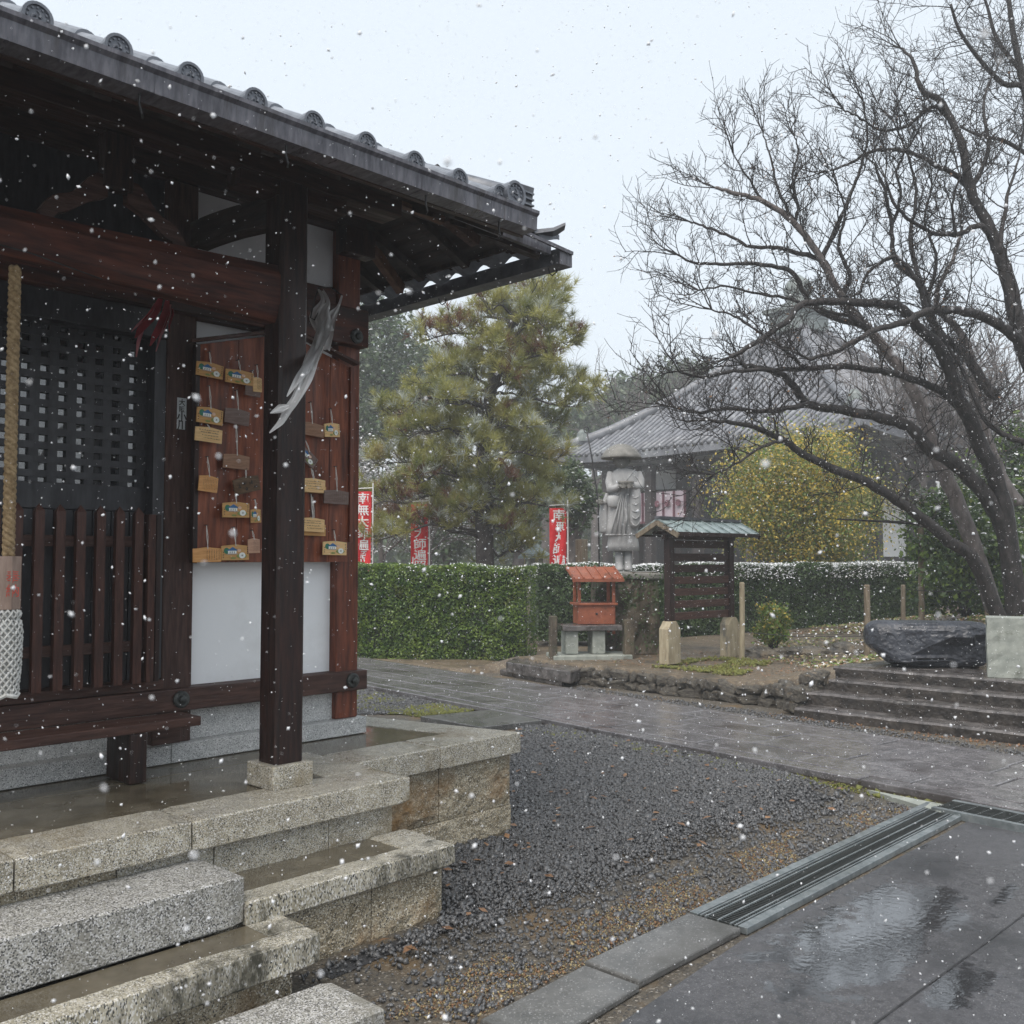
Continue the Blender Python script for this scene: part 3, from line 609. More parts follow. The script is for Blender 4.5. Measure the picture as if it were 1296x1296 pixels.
def rough_bar(x0, x1, y0, y1, z0, z1, c=.006, amp=.0024, seed=0):
    n = max(4, int(abs(x1-x0)/.045)); loops = []
    for i in range(n+1):
        x = x0+(x1-x0)*i/n; e = c if i in (0, n) else 0; sec = [(y0+c,z0),(y0,z0+c),(y0,z1-c),(y0+c,z1),(y1-c,z1),(y1,z1-c),(y1,z0+c),(y1-c,z0)]
        if e: cy, cz = (y0+y1)/2, (z0+z1)/2; sec = [(cy+(a-cy)*(1-2*e/abs(y1-y0)), cz+(b-cz)*(1-2*e/abs(z1-z0))) for a, b in sec]
        row = []
        for k, (y, z) in enumerate(sec):
            j = mn.noise_vector(Vector((x*9+seed, y*9+k, z*9)))*amp + mn.noise_vector(Vector((x*31+seed, y*31+k, z*31)))*amp*.8
            row.append((x+(j.x if i in (0, n) else 0), y+j.y, z+j.z*.8))
        loops.append(row+[row[0]])
        if i in (0, n): pass
    mb = MB().sheet(loops); mb.add(loops[0][:8], [tuple(range(8))]); mb.add(loops[-1][:8], [tuple(reversed(range(8)))])
    return mb
def coping(x0, x1, y0, y1, z0, z1, m='granite', par=pf_, name='coping_stone'):
    return part(name, rough_bar(x0+.002, x1-.002, y0, y1, z0, z1, seed=x0*7), M[m], par)
ZT = .58
# porch front: coping then two visible riser blocks above the step
for xa, xb_ in ((-.8, .35), (.355, 1.28), (1.283, 1.935), (1.938, 3.045)):
    coping(xa, xb_, 3.575, 3.86, ZT-.12, ZT)
for i, (xa, xb_) in enumerate(((-.8,.3),(.305,1.05),(1.056,1.66),(1.666,2.06),(2.066,2.62),(2.624,2.98))):
    part('wall_block', rough_block(xa, xb_, .12 if xb_ < 2 else .12, ZT-.122, 3.635, amp=.007 if i > 2 else .014, seed=i*2.3), M['granite' if i > 2 else 'rubble_block'], pf_)
part('core', MB().box(-.8, 3.82, 0, 2.96, 4.3, ZT-.12), M['joint'], pf_)
# main front
coping(3.047, 3.62, 4.0, 4.30, ZT-.12, ZT); 
part('coping_stone', MB().poly([(3.622,4.0),(4.265,4.01),(3.965,5.25),(3.70,5.15),(3.93,4.30),(3.622,4.30)], ZT-.12, ZT), M['granite'], pf_, bevel=.006)
part('coping_stone', MB().poly([(3.965,5.254),(3.965,8.2),(3.70,8.2),(3.70,5.154)], ZT-.12, ZT), M['granite'], pf_, bevel=.006)
for i, (xa, xb_) in enumerate(((2.985,3.10),(3.105,3.66),(3.665,4.225))):
    part('wall_block', rough_block(xa, xb_, .16, ZT-.122, 4.065, seed=9+i*1.7, amp=.018), M['rubble_block'], pf_)
for i, (xa, xb_) in enumerate(((2.985,3.35),(3.355,4.225))):
    part('wall_block', rough_block(xa, xb_, -.02, .156, 4.055, seed=19+i*1.7, amp=.014), M['rubble_block'], pf_)
part('core', MB().poly([(2.96,4.12),(4.2,4.12),(3.92,5.24),(3.92,8.2),(-.8,8.2),(-.8,4.35),(2.96,4.35)], 0, ZT-.121), M['joint'], pf_)
part('porch_floor', MB().box(-.8, 3.865, .45, 3.035, 4.42, ZT-.004), M['floor_wet'], pf_, bevel=.003)
part('hall_floor', MB().poly([(-.8,4.43),(3.045,4.43),(3.045,4.305),(3.925,4.305),(3.70,5.15),(3.70,8.15),(-.8,8.15)], .45, ZT-.004), M['floor_wet'], pf_, bevel=.003)
part('coping_stone', MB().box(2.76, 3.864, ZT-.12, 3.044, 4.424, ZT-.001), M['granite'], pf_, bevel=.004)
# steps
s1 = thing('stone_step', 'granite step with stained lip and split-stone riser, right of the pale block', 'step', (2.55, 3.4, 0))
part('coping_stone', rough_bar(2.0, 3.055, 3.275, 3.40, .232, .325, seed=3), M['granite_stained'], s1)
part('coping_stone', MB().box(2.84, 3.402, .232, 3.054, 3.63, .325), M['granite'], s1, bevel=.005)
part('tread', MB().box(2.0, 3.402, .20, 2.838, 3.63, .321), M['floor_wet'], s1)
for i, (xa, xb_) in enumerate(((1.9,2.16),(2.165,2.62),(2.625,3.02))):
    part('riser_block', rough_block(xa, xb_, -.03, .23, 3.33, seed=31+i*1.3, amp=.02), M['rubble_block'], s1)
part('core', MB().box(1.9, 3.46, 0, 3.0, 3.62, .231), M['joint'], s1)
s2 = single('granite_block', rough_bar(.66, 1.995, 3.29, 3.622, .243, .42, seed=5), M['granite_grey'], 'long pale grey granite block laid as an extra step against the platform', 'step')
s3 = thing('stone_step', 'low stained granite step with wet tread, below the pale grey block', 'step', (1.5, 3.15, 0))
for xa, xb_ in ((.3, 1.6), (1.604, 2.152)): pass
part('lip_stone', rough_bar(.3, 2.152, 3.025, 3.13, .13, .241, seed=8, amp=.0032), M['granite_stained'], s3)
part('tread', MB().box(.3, 3.132, .12, 2.12, 3.285, .238), M['floor_wet'], s3)
part('tread', MB().box(2.0, 3.132, .12, 2.15, 3.29, .2395), M['granite_stained'], s3)
for i, (xa, xb_) in enumerate(((.5,1.2),(1.205,2.08))): part('riser_block', rough_block(xa, xb_, -.02, .129, 3.10, seed=51+i, amp=.012, depth=.1), M['rubble_block'], s3)
single('granite_block', rough_bar(.6, 2.165, 2.665, 2.99, -.02, .08, seed=11, c=.008, amp=.003), M['granite_grey'], 'rough grey granite block lying lowest of the steps at the gravel', 'step')
# ================================================================== THE HALL
hall = thing('wooden_hall', 'dark wooden shrine hall with white plaster and grey tiled eaves on the platform', 'hall', (1.33, 4.7, ZT))
def hp(name, x0, y0, z0, x1, y1, z1, m, par=hall, bevel=.004, label=None):
    return part(name, MB().box(x0, y0, z0, x1, y1, z1), M[m], par, bevel=bevel, label=label)
# stone footing of the wall
hp('plinth_stone', -.95, 4.66, ZT, 2.40, 5.0, .672, 'granite_pale', bevel=.004); hp('plinth_stone', 2.403, 4.66, ZT, 3.625, 5.0, .672, 'granite_pale', bevel=.004)
hp('base_stone', -.9, 4.735, .672, 2.42, 4.95, .84, 'granite_pale'); hp('base_stone', 2.423, 4.735, .672, 3.44, 4.95, .84, 'granite_pale')
# posts
for i, (x0, x1) in enumerate(((.29,.455),(2.362,2.527),(3.430,3.588))):
    hp('wall_post', x0, 4.70, .672, x1, 4.86, 3.56, 'wood_worn' if i < 2 else 'wood_red', bevel=.008)
    hp('wall_post', x0, 7.4, .6, x1, 7.56, 3.56, 'wood_worn', bevel=.008)
# lower tie beam with round bosses
hp('tie_beam', -.5, 4.655, .835, 3.625, 4.86, .948, 'wood_worn_x', bevel=.006)
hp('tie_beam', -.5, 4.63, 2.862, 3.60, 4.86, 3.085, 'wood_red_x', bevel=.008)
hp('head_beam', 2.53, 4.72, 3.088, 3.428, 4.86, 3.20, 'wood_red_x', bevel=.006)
for (x, z, yy) in ((2.445, .895, 4.655), (3.515, .895, 4.655), (3.505, 2.915, 4.63)):
    b = part('boss', MB().tube([(x, yy+.004, z), (x, yy-.012, z), (x, yy-.020, z)], [.043, .043, .034], 20), M['bolt'], hall, smooth=False)
    part('boss_cap', MB().tube([(x, yy-.018, z), (x, yy-.034, z), (x, yy-.040, z)], [.021, .019, .008], 14), M['bolt'], b)
# plaster
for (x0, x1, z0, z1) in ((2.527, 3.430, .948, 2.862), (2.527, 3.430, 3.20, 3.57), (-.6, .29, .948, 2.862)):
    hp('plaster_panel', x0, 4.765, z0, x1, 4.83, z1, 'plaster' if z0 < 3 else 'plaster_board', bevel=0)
# right side wall and back
hp('plaster_panel', 3.50, 4.86, .95, 3.55, 7.4, 3.56, 'plaster', bevel=0); hp('side_beam', 3.46, 4.865, .84, 3.60, 7.4, .948, 'wood_worn', bevel=0)
hp('side_beam', 3.46, 4.865, 2.86, 3.60, 7.4, 3.08, 'wood_worn', bevel=0)
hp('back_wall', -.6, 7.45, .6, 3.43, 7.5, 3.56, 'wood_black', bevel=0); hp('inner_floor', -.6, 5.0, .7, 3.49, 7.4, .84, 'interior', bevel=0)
hp('wall_plate', -.6, 4.68, 3.56, 3.62, 4.90, 3.72, 'wood_dark_x'); hp('wall_plate', 3.42, 4.905, 3.56, 3.60, 7.6, 3.72, 'wood_dark')
hp('bracket', 3.40, 4.60, 3.40, 3.62, 4.695, 3.56, 'wood_dark')
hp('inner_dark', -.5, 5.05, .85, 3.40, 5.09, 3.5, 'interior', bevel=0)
# sill rails under the lattice
hp('sill_rail', .455, 4.672, .951, 2.361, 4.80, 1.0, 'wood_worn_x', bevel=.004)
hp('lintel', .455, 4.68, 2.72, 2.361, 4.83, 2.860, 'wood_black', bevel=.004)
hp('upper_board', .455, 4.75, 3.088, 2.361, 4.79, 3.56, 'wood_black', bevel=.003)
hp('jamb', 2.30, 4.70, 1.002, 2.36, 4.80, 2.718, 'wood_black', bevel=.003)
# black lattice panel with glass behind
lat = thing_l = part('lattice_panel', MB().box(.46, 4.770, 1.84, 2.299, 4.812, 1.965), M['wood_black'], hall, bevel=.003)
part('glass_pane', MB().box(.50, 4.806, 1.966, 2.298, 4.812, 2.718), M['glass'], lat)
off, _ = LOC[hall.name]
vb = MB().box(-.0225, 4.785, 1.966, .0225, 4.805, 2.718).mesh('vertical_bar', M['wood_black'], (0, off.y, off.z))
hb = MB().box(.50, 4.783, -.0165, 2.299, 4.8035, .0165).mesh('horizontal_bar', M['wood_black'], (off.x, off.y, 0))
x = 2.272
while x > .5: inst(vb, 'vertical_bar', lat, (x-off.x, 0, 0)); x -= .0865
z = 2.005
while z < 2.7: inst(hb, 'horizontal_bar', lat, (0, 0, z-off.z)); z += .067
# board wall under the lattice
x = .46
while x < 2.25: hp('wall_board', x+.002, 4.775, 1.0, x+.090, 4.80, 1.838, 'wood_black', par=lat, bevel=.003); x += .0925
# picket fence before it
pk = thing('picket_gate', 'dark brown wooden picket gate standing before the black lattice of the hall', 'gate', (1.4, 4.6, .95))
poff, _ = LOC[pk.name]
def picket():
    mb = MB(); w = .021
    return mb.add([(-w,4.585,1.003),(w,4.585,1.003),(w,4.618,1.003),(-w,4.618,1.003),(-w,4.585,1.82),(w,4.585,1.82),(w,4.618,1.82),(-w,4.618,1.82),(0,4.60,1.855)],
      [(3,2,1,0),(0,1,5,4),(1,2,6,5),(2,3,7,6),(3,0,4,7),(4,5,8),(5,6,8),(6,7,8),(7,4,8)])
pm = picket().mesh('picket', M['wood_picket'], (0, poff.y, poff.z))
x = 2.18
while x > .5:
    inst(pm, 'picket', pk, (x-poff.x, 0, 0)); x -= .0928
part('gate_post', MB().box(2.225, 4.58, 1.003, 2.262, 4.63, 1.82), M['wood_picket'], pk, bevel=.003); part('gate_post', MB().box(2.275, 4.60, 1.003, 2.30, 4.64, 1.82), M['wood_dark'], pk, bevel=.003)
for z in (1.66, 1.155): part('rail', MB().box(.5, 4.620, z, 2.224, 4.645, z+.052), M['wood_worn_x'], pk, bevel=.003)
# plank step in front of the sill
bn = thing('wooden_step', 'long weathered wooden plank step on short legs under the lattice', 'bench', (1.7, 4.45, ZT))
part('plank', MB().box(.6, 4.35, .806, 2.393, 4.56, .850), M['wood_worn_x'], bn, bevel=.006)
part('leg', MB().box(2.045, 4.352, ZT, 2.125, 4.60, .804), M['wood_dark'], bn, bevel=.005); part('leg', MB().box(.75, 4.352, ZT, .83, 4.60, .804), M['wood_dark'], bn, bevel=.005)
part('rear_block', MB().box(2.27, 4.60, .69, 2.42, 4.656, .80), M['wood_worn_x'], bn, bevel=.005)

# porch post on its stone, porch beams
fs = single('post_base', MB().box(2.425, 3.775, ZT-.002, 2.635, 3.995, .684), M['granite'], 'square granite base stone under the front porch post', 'base stone', bevel=.006)
PX0, PX1, PY0, PY1 = 2.455, 2.603, 3.805, 3.953
def chpost(x0, x1, y0, y1, z0, z1, c=.014):
    q = [(x0+c,y0),(x1-c,y0),(x1,y0+c),(x1,y1-c),(x1-c,y1),(x0+c,y1),(x0,y1-c),(x0,y0+c)]
    return MB().poly(q, z0, z1)
part('porch_post', chpost(PX0, PX1, PY0, PY1, .685, 3.34), M['wood_dark'], hall, label='square front porch post of very dark brown wood')
# curved rainbow beam between the porch posts
mb = MB(); prof = []
for i in range(25):
    x = -.30 + (2.46+.30)*i/24; u = (x-1.08)/1.38; sag = .035*(1-u*u)
    e = smooth((abs(u)-.72)/.28)
    prof.append((x, 2.682+.05*(1-u*u), 2.945-.035*(1-u*u)))
b_ = []; 
for (x, z0, z1) in prof: b_.append([(x,3.83,z0+.03),(x,3.815,z0+.09),(x,3.815,z1-.05),(x,3.835,z1),(x,3.93,z1),(x,3.93,z0),(x,3.85,z0)])
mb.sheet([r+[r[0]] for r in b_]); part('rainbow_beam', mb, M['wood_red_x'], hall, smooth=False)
# carved bracket over the rainbow beam
for sgn in (1, -1):
    P_ = []
    for i in range(13):
        u = i/12; x = 1.72+sgn*(.04+.26*u); zt_ = 3.14-.20*u**1.6+.02*math.sin(u*9); zb_ = 3.06-.13*u**.8+.012*math.sin(u*7)-(.0 if u < .8 else .03)
        P_.append([(x,3.865,zb_),(x,3.865,zt_),(x,3.905,zt_),(x,3.905,zb_),(x,3.865,zb_)])
    part('carved_strut', MB().sheet(P_), M['wood_worn_x'], hall)
part('strut_block', MB().box(1.66, 3.85, 3.10, 1.78, 3.92, 3.33), M['wood_dark'], hall, bevel=.006)
# tie from porch post back to the wall post, curved
mb = MB(); sec = []
for i in range(13):
    y = 3.95+(4.70-3.95)*i/12; u = i/12; zc = 3.23+.06*math.sin(u*PI*.5); sec.append([(2.48,y,zc-.06),(2.48,y,zc+.07),(2.58,y,zc+.07),(2.58,y,zc-.06),(2.48,y,zc-.06)])
mb.sheet(sec); part('curved_tie', mb, M['soffit'], hall)
hp('purlin', -.5, 3.80, 3.342, 3.16, 3.96, 3.48, 'wood_dark_x'); 
hp('bolster', 2.25, 3.82, 3.27, 2.453, 3.94, 3.340, 'wood_dark_x'); hp('bolster', 2.605, 3.82, 3.27, 2.83, 3.94, 3.340, 'wood_dark_x')

# ---- roof
roof = part('roof', MB().add([(-.6,3.08,3.150),(3.27,3.08,3.150),(3.27,5.2,4.20),(-.6,5.2,4.20),(-.6,3.08,3.175),(3.27,3.08,3.175),(3.27,5.2,4.225),(-.6,5.2,4.225)],
    [(0,3,2,1),(4,5,6,7),(0,1,5,4),(1,2,6,5),(2,3,7,6),(3,0,4,7)]), M['soffit'], hall)
SL = .5
# porch rafters and soffit boards
for i in range(13):
    x = -.5+.305*i
    part('rafter', MB().beam((x,3.10,3.118),(x,4.70,3.918),.055,.06), M['soffit'], roof)
for i in range(9):
    y = 3.2+.17*i; part('soffit_board', MB().box(-.6, y, 3.150+SL*(y-3.08)-.012, 3.26, y+.012, 3.150+SL*(y-3.08)+.002), M['wood_dark_x'], roof)
part('eave_board', MB().box(-.6, 3.055, 3.095, 3.262, 3.085, 3.175), M['wood_dark_x'], roof, bevel=.003)
part('verge_board', MB().beam((3.285,3.06,3.16),(3.285,5.0,4.13),.03,.13), M['wood_dark'], roof)
# gutter along the porch eave
mb = MB(); prof = [(3.055,3.175),(2.965,3.168),(2.958,3.186),(2.948,3.186),(2.948,3.172),(2.962,3.160),(2.966,3.100),(3.052,3.098)]
mb.hexa([(-.6,y,z) for y, z in prof], [(3.262,y,z) for y, z in prof]); gut = part('gutter', mb, M['gutter'], hall)
for x in (.4, 1.445, 2.58, 3.06): part('joint_band', MB().box(x-.012, 2.962, 3.096, x+.012, 3.05, 3.165), M['gutter'], gut, bevel=.002)
for x in (.5, 1.40, 1.95, 2.62, 3.05): part('gutter_hook', MB().tube([(x,3.0,3.098),(x,3.0,3.06),(x+.01,3.0,3.035),(x+.02,3.02,3.03)], .004, 5), M['iron'], gut)
# eave tiles: S-shaped pantile with a small round seal face
PT = .2465; X0 = 1.078
def tile_profile(u):       # u 0..1 across one pitch, 0 at the round roll
    r = .043
    if u < .17: return r*math.sin(math.acos(max(-1, min(1, (u*PT)/r - 0.0)))) if u*PT < r else 0
    return 0
def tile_mesh(front):
    mb = MB(); n = 14; xs_ = []; L_ = .27
    pr = []
    for k in range(9):
        t = PI*k/8; pr.append((-.043*math.cos(t), .012+.043*math.sin(t)))
    for k in range(1, 9):
        u = k/8; pr.append((.043+u*(PT-.086), .012+.010*math.cos(u*PI*.5) - .022*math.sin(u*PI)**1 - .010*u + .0))
    pr[-1] = (PT-.043, .012)
    P_ = [[(x, y, z + SL*y + (0.0)) for x, z in pr] for y in (0, L_*.5, L_)]
    P2 = [[(x, y, z-.014 + SL*y) for x, z in pr] for y in (0, L_)]
    mb.sheet(P_); mb.sheet(P2)
    for i in range(len(pr)-1):
        (xa, za), (xb2, zb) = pr[i], pr[i+1]; h = .014 if not front else (.03 if i > 8 else .014)
        mb.add([(xa,0,za),(xb2,0,zb),(xb2,0,zb-h),(xa,0,za-h)], [(0,3,2,1)])
    return mb
tm = tile_mesh(False).mesh('roof_tile', M['tile'], (0,0,0)); tmf = tile_mesh(True).mesh('roof_tile', M['tile'], (0,0,0))
def seal():
    mb = MB(); R_ = .046; c = (0, 0, .030)
    mb.tube([(0,.05,.030),(0,-.014,.030)], [R_, R_], 22, cap=False)
    # rim ring
    vs = []; 
    for (r, y) in ((R_,-.014),(R_*.80,-.014),(R_*.78,-.006)):
        for k in range(22): t = 2*PI*k/22; vs.append((r*math.cos(t), y, .030+r*math.sin(t)))
    fs_ = []
    for i in range(2):
        for k in range(22): fs_.append((i*22+k, i*22+(k+1)%22, (i+1)*22+(k+1)%22, (i+1)*22+k))
    fs_.append(tuple(44+k for k in range(22))); mb.add(vs, fs_)
    for k in range(12):
        t = 2*PI*k/12; mb.tube([(R_*.64*math.cos(t), -.004, .030+R_*.64*math.sin(t)), (R_*.64*math.cos(t), -.011, .030+R_*.64*math.sin(t))], .0036, 6)
    for k in range(3):   # three curling commas
        t0 = 2*PI*k/3; pts = []
        for j in range(5): t = t0+j*.42; r = R_*(.14+.075*j); pts.append((r*math.cos(t), -.008, .030+r*math.sin(t)))
        mb.tube(pts, [.0055,.0050,.0042,.003,.0015], 6)
    return mb
sm_ = seal().mesh('tile_seal', M['tile'], (0,0,0))
ZE = 3.185
for c in range(-6, 9):
    for r in range(7):
        o = inst(tmf if r == 0 else tm, 'roof_tile', roof, (X0+PT*c-off.x, 3.0+.235*r-off.y, ZE+SL*.235*r+.012*(r > 0)-off.z))
    inst(sm_, 'tile_seal', roof, (X0+PT*c-off.x, 3.0-off.y, ZE-off.z))
# verge roll with larger seal, ridge block at the porch corner
part('verge_roll', MB().tube([(3.13,3.0,3.222),(3.13,3.6,3.500),(3.13,4.7,4.02)], .054, 14), M['tile'], roof, smooth=True)
inst(sm_, 'tile_seal', roof, (3.13-off.x, 2.985-off.y, 3.195-off.z), sc=(1.32, 1.3, 1.32))
part('verge_tile', MB().beam((3.235,3.05,3.20),(3.235,4.7,4.02),.13,.03), M['tile'], roof)
part('ridge_stack', MB().beam((3.225,3.07,3.262),(3.225,3.9,3.60),.075,.075), M['tile'], roof, bevel=.006)
part('ridge_end_tile', MB().hexa([(3.17,3.04,3.205),(3.30,3.04,3.205),(3.30,3.10,3.205),(3.17,3.10,3.205)], [(3.18,3.03,3.325),(3.318,3.03,3.332),(3.318,3.11,3.332),(3.18,3.11,3.325)]), M['tile_dark'], roof, bevel=.004)
for z in (3.235, 3.262, 3.29): part('ridge_course', MB().box(3.155, 3.02, z, 3.305, 3.15, z+.008), M['tile'], roof)

# main roof beyond: right slope and front slope with its corner
XE, YE, ZM = 4.22, 3.76, 3.455
mr_ = part('main_roof', MB().add([(XE,YE,ZM),(XE,9.4,ZM),(1.33,9.4,ZM+1.3),(1.33,6.5,ZM+1.3),(-.6,YE,ZM),(-.6,6.5,ZM+1.3),
        (XE,YE,ZM+.025),(XE,9.4,ZM+.025),(1.33,9.4,ZM+1.325),(1.33,6.5,ZM+1.325),(-.6,YE,ZM+.025),(-.6,6.5,ZM+1.325)],
        [(0,3,2,1),(0,4,5,3),(6,7,8,9),(6,9,11,10),(0,1,7,6),(4,0,6,10)]), M['soffit'], hall)
sl2 = 1.3/(XE-1.33)
for i in range(13):                                   # side rafters
    y = 3.95+.42*i
    x1 = 2.4 if y > 4.9 else XE-.1-(y-YE)*.9
    part('rafter', MB().beam((XE-.06,y,ZM-.02),(min(x1,3.5),y,ZM-.02+sl2*(XE-.06-min(x1,3.5))),.055,.055), M['soffit'], mr_)
for i in range(3):
    x = 3.42+.24*i; part('rafter', MB().beam((x,YE+.06,ZM-.02),(x,YE+.06+(XE-x)*1.0+.02,ZM-.02+.45*(XE-x)),.055,.055), M['soffit'], mr_)
part('hip_rafter', MB().beam((XE-.02,YE+.02,ZM-.045),(3.0,4.9,ZM+.52),.09,.11), M['wood_dark'], mr_)
part('light_board', MB().beam((3.62,3.98,3.50),(3.86,3.98,3.42),.06,.055), M['wood_worn'], mr_, label='pale grey weathered batten under the corner of the eaves')
part('long_batten', MB().beam((2.72,4.05,3.58),(3.62,4.0,3.49),.04,.045), M['wood_brown'], mr_)
part('long_batten', MB().beam((1.60,4.10,3.62),(2.44,4.05,3.40),.04,.06), M['wood_brown'], mr_)
part('batten', MB().beam((3.60,4.75,3.62),(4.15,5.0,3.40),.05,.07), M['wood_brown'], mr_)
part('eave_board', MB().beam((3.32,YE+.01,ZM+.005),(XE+.015,YE-.01,ZM-.04),.03,.075), M['gutter'], mr_, bevel=.003)
part('eave_board', MB().beam((XE-.06,YE,ZM+.01),(XE-.06,8.5,ZM+.01),.025,.03), M['wood_dark'], mr_)
# scalloped tile edges above the side gutter
off2 = off
y = 3.82; 
while y < 8.4:
    mb = MB(); pr = [( .024*math.cos(2*PI*k/10)+.008*math.cos(4*PI*k/10)) for k in range(11)]
    P_ = [[(XE+.035-.09*j, y+.25*k/10, ZM-.022+pr[k]*.8+sl2*.09*j) for k in range(11)] for j in range(2)]
    P2 = [[(a, b, c-.016) for a, b, c in r] for r in P_]
    mb.sheet(P_); mb.sheet(P2); mb.sheet([P_[0], P2[0]])
    part('roof_tile', mb, M['tile'], mr_); y += .252
mb = MB(); x = 3.3
while x < 4.2:
    pr = [(.014*math.cos(2*PI*k/10)) for k in range(11)]
    P_ = [[(x+.25*k/10, YE-.03+.8*j, ZM+.04+pr[k]+.36*j) for k in range(11)] for j in range(2)]; P2 = [[(a, b, c-.03) for a, b, c in r] for r in P_]
    mb.sheet(P_); mb.sheet([P_[0], P2[0]]); x += .25
part('front_tiles', mb, M['tile'], mr_)
# side gutter
GX0, GX1 = XE+.05, XE+.145
mb = MB(); prof = [(GX0,3.416),(GX0-.006,3.416),(GX0-.006,3.326),(GX1,3.320),(GX1+.004,3.416),(GX1-.004,3.416),(GX1-.010,3.330),(GX0,3.334)]
mb.hexa([(x,3.70,z) for x, z in prof][::-1], [(x,8.6,z) for x, z in prof][::-1]); g2 = part('gutter', mb, M['tile_dark'], hall, label='plain box gutter along the side eaves')
part('gutter_end', MB().box(GX0-.008, 3.692, 3.321, GX1+.006, 3.702, 3.418), M['gutter'], g2, bevel=.002)
part('gutter_edge', MB().beam((3.52,3.69,3.46),(GX1,3.685,3.402),.016,.02), M['gutter'], g2)
for y in (3.78, 4.75, 5.6, 6.6): part('gutter_hook', MB().tube([(GX0+.06,y,3.333),(GX0+.06,y,3.303),(GX0+.045,y+.02,3.283),(GX0+.03,y+.03,3.298),(GX0+.02,y+.03,3.333)], .004, 5), M['iron'], g2)
# corner tile with its upturned beak
mb = MB(); sec = []
for (x, y, z, w, h) in ((3.91,4.02,3.53,.07,.045),(4.03,3.90,3.48,.075,.05),(4.14,3.79,3.465,.08,.035),(4.22,3.71,3.485,.07,.03),(4.27,3.66,3.53,.045,.02)):
    d = Vector((1,1,0)).normalized()*w; sec.append([(x-d.x,y-d.y,z),(x-d.x*.6,y-d.y*.6,z+h),(x+d.x*.6,y+d.y*.6,z+h),(x+d.x,y+d.y,z),(x-d.x,y-d.y,z)])
mb.sheet(sec); mb.add([p for p in sec[-1][:4]], [(0,1,2,3)]); part('corner_tile', mb, M['tile_dark'], mr_, smooth=False)
inst(sm_, 'tile_seal', mr_, (3.90-off.x, 3.70-off.y, 3.475-off.z))
part('hip_ridge', MB().tube([(4.01,3.96,3.52),(3.4,4.5,3.80),(1.4,6.4,4.8)], .06, 10), M['tile'], mr_)
part('main_ridge', MB().beam((-.6,6.5,ZM+1.40),(1.4,6.5,ZM+1.40),.16,.22), M['tile'], mr_)

# ---- the board for votive plaques with its small gable
bd = thing('plaque_board', 'tall red-brown board with a small gable roof hung with wooden plaques', 'notice board', (3.0, 4.64, 1.55))
px = [(2.505,2.73),(2.733,2.96),(2.963,3.19),(3.196,3.33),(3.333,3.465)]
def gz(x): return 2.872-.27*abs(x-3.03) - .02
for i, (a_, b_) in enumerate(px):
    y0 = 4.632 + (.0 if i < 3 else .012)
    t = [(a_, gz(a_)), (b_, gz(b_))]
    if a_ < 3.03 < b_: t.insert(1, (3.03, gz(3.03)))
    pts = [(a_, 1.585), (b_, 1.585)]+t[::-1]
    part('plank', MB().hexa([(x, y0+.02, z) for x, z in pts], [(x, y0, z) for x, z in pts]), M['board_red'], bd, bevel=.002)
part('side_batten', MB().box(2.478, 4.618, 1.58, 2.504, 4.654, gz(2.49)), M['wood_dark'], bd, bevel=.003); part('side_batten', MB().box(3.466, 4.625, 1.70, 3.49, 4.654, gz(3.48)), M['wood_red'], bd, bevel=.003)
part('back_batten', MB().box(2.50, 4.654, 1.60, 3.47, 4.70, 1.66), M['wood_dark_x'], bd); part('back_batten', MB().box(2.50, 4.654, 2.50, 3.47, 4.70, 2.56), M['wood_dark_x'], bd)
for (a_, b_) in ((2.435, 3.03), (3.03, 3.495)):
    part('gable_board', MB().beam((a_,4.610,2.872-.27*abs(a_-3.03)),(b_,4.610,2.872-.27*abs(b_-3.03)),.055,.018,(0,0,1)), M['wood_worn_x'], bd, bevel=.003)

